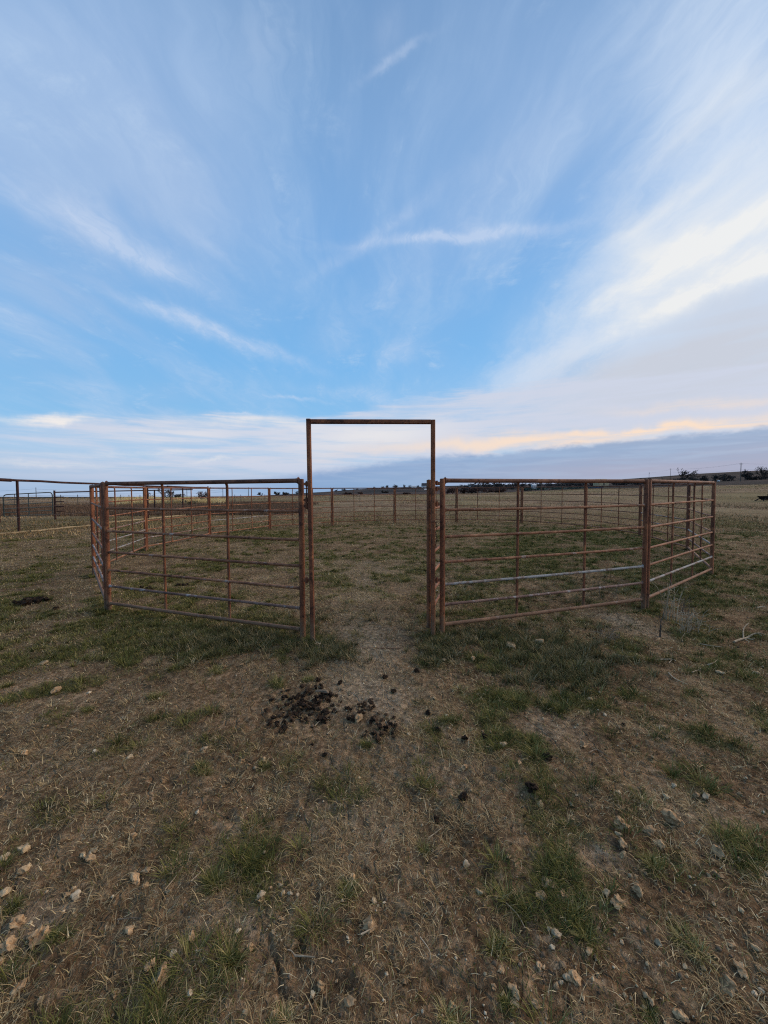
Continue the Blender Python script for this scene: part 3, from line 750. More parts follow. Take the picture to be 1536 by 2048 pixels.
    # 5 grey-green low weeds under the panels
    W5 = [(1130, 1330, 130, 50, 330), (1010, 1275, 120, 22, 150), (880, 1290, 50, 40, 150), (500, 1275, 90, 25, 160), (650, 1300, 60, 25, 120), (600, 1240, 200, 20, 90), (380, 1290, 90, 30, 110), (1160, 1180, 100, 25, 120), (930, 1170, 60, 40, 60)]
    X = []; Y = []
    for px, py, rx, ry, k in W5:
        for _ in range(k):
            p = ground_at(px + rnd.gauss(0, rx * 0.6), py + rnd.gauss(0, ry * 0.6), 6); X.append(p.x); Y.append(p.y)
    cx, cy = np.array(X), np.array(Y)
    rad = RNG.uniform(0.02, 0.06, len(cx))
    bx, by, a, q, idx = clump_points(cx, cy, rad, 34)
    n = len(bx); rr = np.hypot(bx, by)
    blades('grey_weeds', M['sage'], np.stack([bx, by, H(bx, by) - 0.004], -1), RNG.uniform(0.03, 0.11, n), RNG.uniform(0.0015, 0.0035, n) * 1.7, 0.1 + q * 0.7 + RNG.random(n) * 0.3,
           a + RNG.normal(0, 0.6, n), np.clip(RNG.normal(0.42, 0.22, n) + RNG.normal(0, 0.18, len(cx))[idx], 0, 1), segs=3)
    # 6 pasture beyond the pen: coarse straw-coloured and greenish tufts
    x, y = scatter(260000, 18, 175, azmax=50, power=0.35)
    g, d = cover(x, y); n = len(x); r = np.hypot(x, y)
    patch = fbm(x / 6, y / 14, 301, 3)
    keep = RNG.random(n) < np.clip((patch - 0.33) * 2.2, 0.02, 0.9)
    x, y, r = x[keep], y[keep], r[keep]; n = len(x)
    gg = fbm(x / 11, y / 26, 71, 4)
    blades('pasture_grass', M['straw'], np.stack([x, y, H(x, y) - 0.01], -1), RNG.uniform(0.04, 0.16, n) * (1 + r * 0.006), RNG.uniform(0.008, 0.02, n) * (1 + r * 0.045), RNG.uniform(0.2, 1.2, n),
           RNG.random(n) * 6.283, np.clip(RNG.normal(0.40, 0.16, n) + (fbm(x / 5, y / 12, 311, 3) - 0.5) * 0.9, 0, 1), segs=1)
    # 7 band of brown dead weeds behind the pipe fence, and the yellow strip behind it
    def band(name, mat, pxr, dr, n, h, w, edge, seed, tm=0.5):
        px = RNG.uniform(pxr[0], pxr[1], n); Yd = RNG.uniform(dr[0], dr[1], n)
        xx = (px - 768) / F_PX * Yd; yy = Yd
        dens = fbm(xx / 3.2, yy / 4.5, seed, 3)
        e = np.minimum(np.minimum(px - pxr[0], pxr[1] - px) / edge, 1)
        k = RNG.random(n) < np.clip((dens - 0.24) * 3.2, 0, 1) * e
        xx, yy = xx[k], yy[k]; m = len(xx)
        hh = RNG.uniform(0.35, 1.0, m) * h * (0.5 + fbm(xx / 2.5, yy / 2.5, seed + 3, 2))
        blades(name, mat, np.stack([xx, yy, H(xx, yy) - 0.02], -1), hh, RNG.uniform(0.6, 1.3, m) * w, RNG.uniform(0.05, 0.6, m), RNG.random(m) * 6.283, np.clip(RNG.normal(tm, 0.2, m), 0, 1), segs=2)
    band('dead_weeds', M['brownweed'], (-160, 620), (25.5, 49), 190000, 0.42, 0.026, 60, 501, 0.4)
    band('yellow_grass', M['yellow'], (225, 455), (51, 68), 60000, 1.0, 0.05, 40, 601, 0.7)
    band('brown_brush', M['brownweed'], (420, 640), (46, 60), 26000, 0.5, 0.035, 40, 651, 0.4)
build_grass()

# ------------------------------------------------------------------ ROUND PEN
RAILS = [1.695, 1.375, 1.075, 0.80, 0.56, 0.34, 0.115]
HTOP = 1.715
def make_panel(a, b, label, pale=(), patchy=(), name='fence_panel', lugs=(True, True)):
    """a, b: joint points (x, y, ground z plane). Posts stand just inside the joints."""
    A = Vector((a[0], a[1], 0)); B = Vector((b[0], b[1], 0)); d = (B - A).normalized()
    za = SLX * a[0] + SLY * a[1]; zb = SLX * b[0] + SLY * b[1]
    P0 = A + d * 0.036; P1 = B - d * 0.036
    nrm = Vector((-d.y, d.x, 0))
    root = empty(name, (P0.x, P0.y, za))
    O = Vector((P0.x, P0.y, za))
    tag(root, label, 'fence panel', 'rusty steel panels of the round pen')
    L = (P1 - P0).length
    def pt(t, h, off=0.0):
        p = P0.lerp(P1, t); return Vector((p.x, p.y, za * (1 - t) + zb * t + h)) + nrm * off - O
    ln = [rnd.gauss(0, 0.004), rnd.gauss(0, 0.004)]
    for t, gz, l in ((0, a[2], ln[0]), (1, b[2], ln[1])):
        mb = MB()
        top = pt(t, HTOP); bot = pt(t, 0); bot.z = min(bot.z, gz - O.z) - 0.10
        top = top + d * l
        mb.tube([bot, bot.lerp(top, 0.35), bot.lerp(top, 0.7), top - Vector((0, 0, 0.006)), top], [0.030, 0.030, 0.030, 0.030, 0.025], seg=14)
        mb.build('post', M['rust'], root)
    sag = rnd.uniform(-0.006, 0.002)
    for i, h in enumerate(RAILS):
        r = 0.0245 if i == 0 else (0.0205 if i == 6 else 0.0155)
        dz = rnd.gauss(0, 0.004)
        e0 = 0.030 / L
        N = 9; pts = []; ra = []; rb = []
        w = rnd.uniform(-0.004, 0.004)
        for k in range(N):
            t = e0 * 0.6 + (1 - 1.2 * e0) * k / (N - 1)
            q = pt(t, h + dz + sag * math.sin(math.pi * t) * (1.5 if i else 0.5), w * math.sin(math.pi * t)); pts.append(q)
            ra.append(r); rb.append(r)
        # ends pressed flat against the post
        def ins(t, ka, kb): return pt(t, h + dz), r * ka, r * kb
        q1 = ins(e0 * 0.6 + 0.05 / L, 1.0, 1.0); q2 = ins(1 - e0 * 0.6 - 0.05 / L, 1.0, 1.0)
        pts = [pts[0], q1[0]] + pts[1:-1] + [q2[0], pts[-1]]
        ra = [r * 1.28, r] + ra[1:-1] + [r, r * 1.28]; rb = [r * 0.62, r] + rb[1:-1] + [r, r * 0.62]
        mb = MB().tube(pts, ra, rb, seg=10, upv=(0, 0, 1))
        for tw, sg in ((0.030 / L, 1), (1 - 0.030 / L, -1)):      # lumpy weld where the rail meets the post
            c_ = pt(tw, h + dz); mb.tube([c_ - d * 0.001 * sg, c_ + d * 0.004 * sg, c_ + d * 0.010 * sg], [r * 1.65, r * rnd.uniform(1.4, 1.7), r * 1.05], [r * 1.1, r * rnd.uniform(0.9, 1.2), r * 0.9], seg=8, upv=(0, 0, 1))
        mt = M['pale'] if i in pale else (M['patchy'] if i in patchy else (M['rust_top'] if i == 0 else M['rust_rail']))
        o = mb.build('top_rail' if i == 0 else 'rail', mt, root)
        if i in pale: o['label'] = 'pale bare metal rail with little rust'
    side = 0.019
    for t in (1 / 3, 2 / 3):
        mb = MB()
        tt = t + rnd.uniform(-0.004, 0.004)
        # flat stay bent over under the top rail, running past the face of the rails
        pts = [pt(tt, RAILS[0] - 0.012, -0.012), pt(tt, RAILS[0] - 0.040, -side - 0.006), pt(tt, RAILS[0] - 0.09, -side - 0.008), pt(tt, 0.9, -side - 0.006), pt(tt, RAILS[6] + 0.005, -side - 0.010), pt(tt, RAILS[6] - 0.03, -side - 0.006)]
        V0 = len(mb.V)
        mb.tube(pts, [0.014] * 6, [0.016] * 6, seg=8, upv=tuple(nrm))
        mb.build('stay', M['rust'], root)
    for t, on, sg in ((0, lugs[0], 1), (1, lugs[1], -1)):
        if not on: continue
        for h in (1.50, 0.42):
            mb = MB()
            mb.tube([pt(t, h - 0.035) - d * sg * 0.036 - nrm * 0.0, pt(t, h + 0.035) - d * sg * 0.036], 0.014, seg=8)
            mb.build('connector', M['rust'], root)
    return root

PANEL_LABELS = [
 'rusty pen panel closest on the left of the gate, with dark top rail',
 'pen panel seen almost end on at the far left, its rails foreshortened',
 'panel on the left side of the pen with two pale rails low down',
 'left pen panel in front of the tall pipe fence and brown weeds',
 'far left pen panel with one pale rail near its middle',
 'far pen panel seen through the near left panel beside the gate opening',
 'far pen panel framed in the left half of the gate opening',
 'far pen panel framed in the right half of the gate opening, below distant trees',
 'back pen panel just right of the gate frame, in front of purple brush',
 'back pen panel between the two stays of the near right panel',
 'far right pen panel in front of the distant blue container',
 'right side pen panel receding behind the thick double post',
 'right side pen panel with pale lower rails behind the short near panel',
 'short looking right corner panel with pale sixth rail above dead weeds',
 'near right pen panel beside the gate with whitened fifth rail']
PALE = {2: (4, 5), 4: (4,), 11: (), 12: (4,), 13: (5,), 14: (4,)}
PATCH = {0: (5,), 1: (2, 4, 5), 2: (3,), 11: (3, 4), 12: (5,), 14: (5,), 3: (5,)}
for i in range(15):
    make_panel(JOINTS[i], JOINTS[i + 1], PANEL_LABELS[i], PALE.get(i, ()), PATCH.get(i, ()), lugs=(i > 0, i < 14))

# ------------------------------------------------------------------ GATE FRAME
def build_gate():
    A = Vector(JOINTS[0]); Pn = Vector(JOINTS[15])
    zt = 2.40
    gz0, gz1 = hz(-0.745, 4.03), hz(0.50, 4.13)
    L0 = at_depth(626, 1285, 4.02); L1 = at_depth(617, 842, 4.05)
    R0 = at_depth(866, 1272, 4.16); R1_ = at_depth(866, 843, 4.14)
    O = Vector((L0.x, L0.y, gz0))
    root = empty('gate_frame', O)
    tag(root, 'tall rusty steel walk-through gate frame standing open in the pen fence', 'gate')
    sz = 0.052
    def sq(p, q, name, w, dpt, ext0=0, ext1=0, bend=None):
        mb = MB()
        dirv = (q - p).normalized()
        a = p - dirv * ext0; b = q + dirv * ext1
        pts = [a, a.lerp(b, 0.5) + (bend or Vector()), b]
        n = len(mb.V)
        # rounded-square section
        s = []
        for k in range(16):
            th = 2 * math.pi * k / 16 + math.pi / 16
            c, si = math.cos(th), math.sin(th)
            e = (abs(c) ** 5 + abs(si) ** 5) ** (-0.2)
            s.append((c * e, si * e))
        u = Vector((0, 1, 0)); v = dirv.cross(u).normalized(); u = v.cross(dirv).normalized()
        for P in pts:
            for (c, si) in s: mb.V.append(P + u * c * dpt / 2 + v * si * w / 2 - O)
        for i in range(len(pts) - 1):
            for k in range(16):
                k2 = (k + 1) % 16; mb.F.append((n + i * 16 + k, n + i * 16 + k2, n + (i + 1) * 16 + k2, n + (i + 1) * 16 + k))
        mb.F.append(tuple(n + k for k in range(16))); mb.F.append(tuple(n + 32 + k for k in range(16))[::-1])
        return mb.build(name, M['rust'], root)
    L0b = L0.copy(); L0b.z = gz0 - 0.06; R0b = R0.copy(); R0b.z = gz1 - 0.08
    sq(L0b, L1 + Vector((0, 0, 0.020)), 'post', 0.046, 0.05)
    sq(R0b, R1_ + Vector((0, 0, 0.016)), 'post', 0.046, 0.05)
    sq(L1 + Vector((0.0235, 0, -0.006)), R1_ + Vector((-0.0235, 0, -0.004)), 'header', 0.046, 0.05)
    # half-buried sill
    s0 = ground_at(690, 1297); s1 = ground_at(800, 1297)
    mb = MB().tube([s0 - O + Vector((0, 0, 0.004)), s1 - O + Vector((0, 0, 0.003))], 0.008, seg=8); mb.build('sill', M['rust_rail'], root)
    # hinge barrels joining the frame to the near panels
    for (px, ys, Y) in ((613.0, (968, 1000, 1012, 1160), 4.04), (873.5, (966, 978, 1008, 1160), 4.16)):
        for y_, hh in zip(ys, (0.05, 0.045, 0.06, 0.06)):
            c = at_depth(px, y_, Y)
            mb = MB().tube([c - O - Vector((0, 0, hh / 2)), c - O + Vector((0, 0, hh / 2))], 0.013, seg=8)
            mb.box(c - O, 0.060, 0.010, hh * 0.55)
            mb.build('hinge', M['rust'], root)
    mb = MB()
    c0 = at_depth(613, 962, 4.04); c1 = at_depth(613, 1018, 4.04); mb.tube([c0 - O, c1 - O], 0.006, seg=8)
    mb.build('hinge_pin', M['darkpipe'], root)
    mb = MB(); c0 = at_depth(866, 1046, 4.13) - O
    for k in range(13):
        q = c0 + Vector((0.030 + 0.006 * math.sin(k), -0.030, -0.021 * k)); a_ = k % 2 * math.pi / 2
        pts = [q + Vector((math.cos(a_) * math.cos(th) * 0.008, math.sin(a_) * math.cos(th) * 0.008, math.sin(th) * 0.014)) for th in [i * math.pi / 4 for i in range(9)]]
        mb.tube(pts, 0.0026, seg=5, cap=False)
    mb.tube([c0 + Vector((0.03, -0.03, 0.012)), c0 + Vector((0, -0.034, 0.014)), c0 + Vector((-0.03, -0.028, 0.010))], 0.004, seg=5)
    mb.build('chain', M['darkpipe'], root)
    # the leaf stands open into the pen, seen nearly edge on
    leaf = empty('gate_leaf', (0, 0, 0)); leaf.parent = root
    hin = at_depth(857.5, 1250, 4.22); far_ = at_depth(886.5, 1150, 5.36)
    hx, hy = hin.x, hin.y; fx, fy = far_.x, far_.y
    gl = 0.16
    def sub(mb, name, mat=M['rust']): return mb.build(name, mat, leaf)
    for (x_, y_) in ((hx, hy), (fx, fy)):
        sub(MB().tube([Vector((x_, y_, gl)) - O, Vector((x_, y_, gl + 0.8)) - O, Vector((x_, y_, 1.775 if x_ == hx else 1.74)) - O], 0.024, seg=12), 'stile')
    for i, h in enumerate([1.70, 1.40, 1.14, 0.89, 0.66, 0.44, 0.25]):
        sub(MB().tube([Vector((hx, hy, h + 0.06)) - O, Vector((fx, fy, h + 0.06)) - O], 0.017 if i else 0.021, seg=8), 'bar', M['rust_rail'])
    for h in (1.62, 1.48, 0.45):
        mb = MB().tube([Vector((hx + 0.022, hy - 0.028, h)) - O, Vector((hx + 0.022, hy - 0.028, h + 0.07)) - O], 0.012, seg=8)
        mb.box(Vector((hx + 0.03, hy - 0.03, h + 0.035)) - O, 0.05, 0.012, 0.04)
        sub(mb, 'hinge')
build_gate()

# ------------------------------------------------------------------ LEFT PIPE FENCE AND FARM GATE
def pipe_fence():
    posts = [(-14.25, 11.4), (-14.3, 15.2), (-14.25, 19.3), (-14.2, 23.4), (-14.0, 27.1), (-14.0, 31.0)]
    O = Vector((posts[0][0], posts[0][1], hz(*posts[0])))
    root = empty('pipe_fence', O)
    tag(root, 'tall dark pipe fence with one thick top rail running away left of the pen', 'fence')
    top = [2.27, 2.26, 2.27, 2.27, 2.31, 2.36]
    for (x, y), t in zip(posts, top):
        g = hz(x, y); tt = t if y < 30.5 else t + 0.13
        MB().tube([Vector((x, y, g - 0.1)) - O, Vector((x + 0.0, y, tt)) - O], 0.045 if y < 30.5 else 0.05, seg=12).build('post', M['darkpipe'], root)
    pts = [Vector((-14.2, 6.0, 2.27))] + [Vector((x, y, t + 0.035)) for (x, y), t in zip(posts, top)]
    allp = []; rad = []
    for p, q in zip(pts[:-1], pts[1:]):
        for k in range(4):
            f = k / 4; r_ = p.lerp(q, f); r_.z += 0.012 * math.sin(f * math.pi) * rnd.choice([-1, 1]); allp.append(r_ - O); rad.append(0.047)
    allp.append(pts[-1] - O); rad.append(0.047)
    MB().tube(allp, rad, seg=10).build('top_rail', M['darkpipe'], root)
    # welded sleeve on the rail
    c = at_depth(24, 961, 14.9)
    MB().tube([Vector((-14.29, 14.3, 2.292)) - O, Vector((-14.3, 14.95, 2.29)) - O], 0.062, seg=12).build('sleeve', M['darkpipe'], root)
    c = Vector((-14.07, 25.6, 2.33)) - O
    MB().tube([c - Vector((0, 0.3, 0)), c + Vector((0, 0.3, 0))], 0.062, seg=12).build('sleeve', M['darkpipe'], root)
    # thin wire strands tied to the posts
    for dz in (0.28, 0.62, 1.0, 1.45):
        pts = []
        for x, y in posts: pts.append(Vector((x + 0.05, y, hz(x, y) + dz)) - O)
        MB().tube(pts, 0.0022, seg=5).build('wire', M['wire'], root)
pipe_fence()

def farm_fence():
    P = [(-19.25, 22.75), (-16.6, 25.9), (-14.05, 28.6)]
    O = Vector((P[0][0], P[0][1], hz(*P[0])))
    root = empty('pipe_fence', O)
    tag(root, 'lower dark pipe fence with short rail stubs, right of the green farm gate', 'fence')
    t0, t1 = 1.98, 2.20
    MB().tube([Vector((*P[0], hz(*P[0]) - 0.1)) - O, Vector((*P[0], 2.05)) - O], [0.05, 0.05], seg=12).build('post', M['darkpipe'], root)
    x, y = P[1]
    MB().tube([Vector((x + 0.75, y + 1.0, hz(x, y) - 0.1)) - O, Vector((x + 0.75, y + 1.0, 2.16)) - O], 0.045, seg=12).build('post', M['darkpipe'], root)
    MB().tube([Vector((*P[0], t0 - 0.04)) - O, Vector(((P[0][0] + P[2][0]) / 2, (P[0][1] + P[2][1]) / 2, (t0 + t1) / 2 - 0.02)) - O, Vector((*P[2], t1)) - O], 0.038, seg=10).build('top_rail', M['darkpipe'], root)
    d = Vector((P[2][0] - P[0][0], P[2][1] - P[0][1], 0)).normalized()
    for px_y in (994, 1003.5, 1013, 1022.5):
        z = at_depth(112, px_y, 22.75).z
        a = Vector((*P[0], z)); MB().tube([a - O, a + Vector((0.46, 0.1, 0.0)) - O], 0.03, seg=8).build('rail_stub', M['darkpipe'], root)
    # post left of the gate and short run to the frame edge
    x, y = -20.15, 20.35
    root2 = empty('pipe_fence', (x, y, hz(x, y)))
    O2 = Vector(root2.location)
    tag(root2, 'dark pipe fence end with several rails at the left edge, left of the farm gate', 'fence')
    MB().tube([Vector((x, y, hz(x, y) - 0.1)) - O2, Vector((x, y, 1.93)) - O2], 0.05, seg=12).build('post', M['darkpipe'], root2)
    for i, py in enumerate((987, 998, 1008, 1018, 1028)):
        z = at_depth(0, py, 20.2).z
        MB().tube([Vector((x, y, z)) - O2, Vector((x - 3.2, y - 1.2, z + 0.02)) - O2], 0.032, seg=8).build('top_rail' if i == 0 else 'rail', M['darkpipe'], root2)
    # farm gate
    a = Vector((-20.03, 20.55, 0)); b = Vector((-19.33, 22.50, 0))
    a = at_depth(8, 1033, 20.6); b = at_depth(106, 1028, 22.55); zb0, zb1 = a.z, b.z
    at0 = at_depth(6, 989.5, 20.6).z; at1 = at_depth(104, 984.5, 22.55).z
    root3 = empty('farm_gate', (a.x, a.y, hz(a.x, a.y))); O3 = Vector(root3.location)
    tag(root3, 'dark green tubular farm gate with rounded top corners, closed, far left', 'gate')
    def q(t, f):
        p = a.lerp(b, t); lo = zb0 * (1 - t) + zb1 * t; hi = at0 * (1 - t) + at1 * t
        return Vector((p.x, p.y, lo + (hi - lo) * f)) - O3
    rc = 0.07
    loop = [q(0, 0), q(0, 0.85)] + [q(rc * (1 - math.cos(k * math.pi / 10)), 0.85 + 0.15 * math.sin(k * math.pi / 10)) for k in range(1, 6)]
    loop += [q(1 - rc * (1 - math.cos(k * math.pi / 10)), 0.85 + 0.15 * math.sin(k * math.pi / 10)) for k in range(5, 0, -1)] + [q(1, 0.85), q(1, 0)]
    MB().tube(loop, 0.027, seg=8).build('frame', M['gatepaint'], root3)
    for f in (0.0, 0.17, 0.34, 0.53, 0.76):
        MB().tube([q(0, f), q(1, f)], 0.022, seg=8).build('bar', M['gatepaint'], root3)
    MB().tube([q(0.49, 0), q(0.49, 1.0)], 0.02, seg=8).build('brace', M['gatepaint'], root3)
farm_fence()

# pale boards lying along the foot of the pipe fence
def boards():
    P = [ground_at(-120, 1082), ground_at(60, 1064), ground_at(182, 1052)]
    for i, (a, b) in enumerate(zip(P[:-1], P[1:])):
        mb = MB(); a2, b2 = a.lerp(b, 0.01), a.lerp(b, 0.99)
        O = a2.copy()
        n = 7; pts = [a2.lerp(b2, k / n) for k in range(n + 1)]
        for p in pts: p.z = hz(p.x, p.y) + 0.028 + rnd.uniform(-0.012, 0.012)
        mb.tube([p - O for p in pts], [0.042] * (n + 1), [0.03] * (n + 1), seg=6, upv=(0, 0, 1))
        o = mb.build('wooden_board', M['board'], None, smooth=False); o.location = O
        tag(o, ['long bleached board lying in the grass at the left edge, by the dark post', 'long bleached board lying between the dark post and the left pen panel'][i], 'board', 'bleached boards lying along the pipe fence')
    a, b = ground_at(214, 1046), ground_at(372, 1031)
    mb = MB(); O = a.copy(); n = 7; pts = [a.lerp(b, k / n) for k in range(n + 1)]
    for p in pts: p.z = hz(p.x, p.y) + 0.028 + rnd.uniform(-0.012, 0.012)
    mb.tube([p - O for p in pts], [0.042] * (n + 1), [0.03] * (n + 1), seg=6, upv=(0, 0, 1))
    o = mb.build('wooden_board', M['board'], None, smooth=False); o.location = O
    tag(o, 'long bleached board seen through the left pen panels', 'board', 'bleached boards lying along the pipe fence')
boards()

# ------------------------------------------------------------------ STONES, CLODS, DUNG
def ico(sub=2):
    import bmesh
    bm = bmesh.new(); bmesh.ops.create_icosphere(bm, subdivisions=sub, radius=1.0)
    V = np.array([v.co[:] for v in bm.verts]); Fc = np.array([[v.index for v in f.verts] for f in bm.faces]); bm.free()
    return V, Fc
ICO2 = ico(2); ICO3 = ico(3)
def n3(V, f, seed):
    return (vnoise(V[:, 0] * f + V[:, 2] * f * 0.7 + 5, V[:, 1] * f - V[:, 2] * f * 0.6 + 9, seed) - 0.5)
def rock_mesh(name, seed, sx, sy, sz, rough, mat, facets=5, I=ICO3):
    V, Fc = I; V = V.copy(); r = np.random.default_rng(seed)
    for k in range(facets):
        n = r.normal(size=3); n /= np.linalg.norm(n); dd = r.uniform(0.55, 0.85)
        p = V @ n; V = V - np.outer(np.clip(p - dd, 0, None), n)
    V = V * (1 + rough * n3(V, 2.2, seed)[:, None] * 1.6 + rough * n3(V, 6, seed + 3)[:, None] * 0.6)
    V = V * np.array([sx, sy, sz])
    me = bpy.data.meshes.new(name); me.from_pydata(V.tolist(), [], Fc.tolist()); me.update()
    me.polygons.foreach_set('use_smooth', [True] * len(me.polygons)); me.materials.append(mat)
    try: me.set_sharp_from_angle(angle=math.radians(28))
    except Exception: pass
    return me
def depth_of(p):
    v = p - Vector((0, 0, EYE)); c = v.dot(FWD); return c * (c / v.length) ** 0.6
def put(name, me, p, s, rz, label, cat, group, sink=0.3, tilt=0.0):
    o = bpy.data.objects.new(name, me); col.objects.link(o)
    zmin = min(v.co.z for v in me.vertices); zmax = max(v.co.z for v in me.vertices)
    o.scale = (s, s, s); o.rotation_euler = (rnd.uniform(-tilt, tilt), rnd.uniform(-tilt, tilt), rz)
    o.location = (p.x, p.y, hz(p.x, p.y) - zmin * s - sink * (zmax - zmin) * s)
    tag(o, label, cat, group); return o

ROCKS = {
 'stone': [rock_mesh('stone', 10 + k, 1, rnd.uniform(0.6, 0.9), rnd.uniform(0.5, 0.75), 0.35, M['stone'], 6) for k in range(6)],
 'grey': [rock_mesh('stone', 30 + k, 1, rnd.uniform(0.65, 0.9), rnd.uniform(0.5, 0.7), 0.35, M['stonegrey'], 7) for k in range(3)],
 'flat': [rock_mesh('stone', 40 + k, 1, rnd.uniform(0.6, 0.8), rnd.uniform(0.28, 0.36), 0.35, M['stone'], 6) for k in range(3)],
 'clod': [rock_mesh('clod', 50 + k, 1, rnd.uniform(0.6, 0.9), rnd.uniform(0.45, 0.65), 0.75, M['clod'], 3) for k in range(7)],
}
# (px, py, size px, type, label)
NAMED = [
 (522, 1789, 25, 'grey', 'white egg-shaped stone on bare soil, brightest in the lower left'),
 (561, 1770, 14, 'stone', 'small pale stone just above the pair right of the white egg-shaped stone'),
 (566, 1786, 12, 'stone', 'left stone of the small pair beside the white egg-shaped stone'),
 (580, 1787, 12, 'grey', 'right stone of the small pair beside the white egg-shaped stone'),
 (702, 1714, 17, 'stone', 'round cream stone alone below the middle of the picture'),
 (748, 1800, 15, 'grey', 'small whitish stone below the round cream stone'),
 (739, 1848, 28, 'clod', 'knobbly tan clod below the small whitish stone near bottom centre'),
 (328, 1946, 36, 'clod', 'large tan clod with pointed edge near the bottom left'),
 (302, 1926, 22, 'clod', 'narrow upright clod touching the large tan clod at bottom left'),
 (270, 1759, 22, 'clod', 'dark brown pitted clod in shade left of centre'),
 (336, 1782, 16, 'stone', 'cream pointed stone right of the dark pitted clod'),
 (291, 1740, 19, 'stone', 'tan smooth stone just above the dark pitted clod'),
 (327, 1740, 14, 'clod', 'slanted tan stone right of the smooth tan one'),
 (258, 1860, 22, 'clod', 'flat tan clod beside twigs on bare soil'),
 (385, 1874, 20, 'clod', 'crumbly tan clod left of the tall green tuft'),
 (47, 1695, 28, 'stone', 'broad tan stone near the left edge, upper one of three'),
 (10, 1713, 22, 'stone', 'tan stone cut by the left edge beside the broad tan stone'),
 (48, 1737, 26, 'stone', 'flat tan stone near left edge below the broad one'),
 (8, 1783, 26, 'stone', 'rounded tan stone cut off by the left edge'),
 (187, 1701, 20, 'stone', 'top stone of the tan stone row on the left'),
 (167, 1710, 20, 'stone', 'middle stone of the tan stone row on the left'),
 (180, 1716, 20, 'clod', 'lowest stone of the tan stone row on the left'),
 (33, 1843, 30, 'clod', 'pinkish tan clod near the lower left edge'),
 (18, 1888, 36, 'clod', 'large crumbly clod at the lower left edge'),
 (68, 1872, 46, 'clod', 'long crumbling clod ridge near the lower left edge'),
 (42, 1970, 24, 'clod', 'greyish clod low on the left side'),
 (27, 1991, 15, 'clod', 'orange tan clod just below the greyish one'),
 (152, 1790, 22, 'grey', 'grey flat stone left of the dark soil patch'),
 (147, 1775, 9, 'stone', 'tiny cream stone just above the grey flat stone'),
 (625, 1987, 15, 'stone', 'cream triangular stone by the soil crack at the bottom'),
 (548, 1935, 13, 'clod', 'small tan clod at the upper end of the soil crack'),
 (408, 1497, 14, 'grey', 'small white round stone alone on the left side'),
 (260, 1513, 14, 'stone', 'cream stone left of the small white round stone'),
 (85, 1324, 18, 'flat', 'flat whitish stone in grass at the far left'),
 (112, 1380, 17, 'clod', 'tan flat clod on the left side among dry tufts'),
 (1020, 1287, 27, 'flat', 'flat yellowish rock left of its pair below the near right panel'),
 (1077, 1279, 30, 'flat', 'flat whitish rock right of its pair below the near right panel'),
 (958, 1784, 18, 'stone', 'cream rounded stone right of bottom centre'),
 (964, 1838, 15, 'clod', 'tan clod just below the cream rounded stone'),
 (1113, 1866, 22, 'grey', 'white grey stone below the largest green tuft at lower right'),
 (1099, 1858, 14, 'grey', 'bluish grey stone touching the white grey stone'),
 (1095, 1768, 30, 'clod', 'elongated orange brown clod at lower right'),
 (1082, 1790, 22, 'clod', 'brown clod under the elongated orange brown one'),
 (1125, 1790, 26, 'clod', 'dark brown clod right of the elongated orange brown one'),
 (1235, 1800, 30, 'clod', 'broad brown clod right of the large green tuft'),
 (1213, 1784, 18, 'stone', 'pale stone left of the broad brown clod'),
 (1275, 1778, 27, 'clod', 'tan crumbly clod at right, above the broad brown clod'),
 (1483, 1820, 14, 'stone', 'slanted tan stone near the right edge'),
 (1478, 1933, 30, 'clod', 'large tan clod low near the right edge'),
 (1520, 1935, 18, 'clod', 'tan clod cut close to the right edge, low down'),
 (1456, 1965, 34, 'clod', 'large pinkish clod low at right, left of the tan ones'),
 (1440, 1704, 28, 'clod', 'yellowish clod pair near the right edge, halfway down the foreground'),
 (1348, 1638, 34, 'clod', 'broad flat tan clod on the right side'),
 (1300, 1662, 28, 'clod', 'light tan clod left of the broad flat one'),
 (1318, 1686, 20, 'clod', 'small tan clod below the light tan one at right'),
 (1245, 1686, 22, 'clod', 'pale clod in a pile right of the green tuft'),
 (1238, 1668, 15, 'stone', 'round pale stone on top of the clod pile at right'),
 (1413, 1592, 21, 'grey', 'bright white angular stone on the right side'),
 (1348, 1570, 14, 'grey', 'white stone up and left of the bright angular stone'),
 (1333, 1592, 13, 'stone', 'cream stone left of the bright angular stone'),
 (1391, 1588, 15, 'clod', 'tan clod touching the bright angular stone'),
 (1440, 1343, 18, 'flat', 'flat orange stone right of the dead twigs'),
 (1512, 1344, 14, 'stone', 'round dark tan stone near the right edge by the twigs'),
 (1007, 1488, 16, 'stone', 'tan rounded stone right of the dung heaps'),
 (1168, 1489, 17, 'clod', 'brown rounded clod beside the small dead branch'),
 (1243, 1646, 27, 'clod', 'upright pale clod at right above the clod pile'),
 (1080, 1608, 17, 'stone', 'cream stone below the single black dropping'),
 (1143, 1608, 12, 'stone', 'small cream stone right of the cream one below the black dropping'),
 (930, 1535, 14, 'clod', 'tan clod pair right of centre below the heaps'),
 (1028, 1977, 30, 'clod', 'tall orange clod near the bottom edge, right of centre'),
 (1363, 2032, 26, 'clod', 'pinkish clod on the bottom edge at right'),
 (1463, 1890, 18, 'clod', 'crumbly tan clod above the large one at lower right'),
 (1180, 1398, 13, 'stone', 'cream stone at the edge of the bright green grass'),
 (1210, 1429, 10, 'grey', 'small white stone right of the bright green grass'),
 (716, 1438, 17, 'clod', 'tan rock lying in the right dung heap'),
]
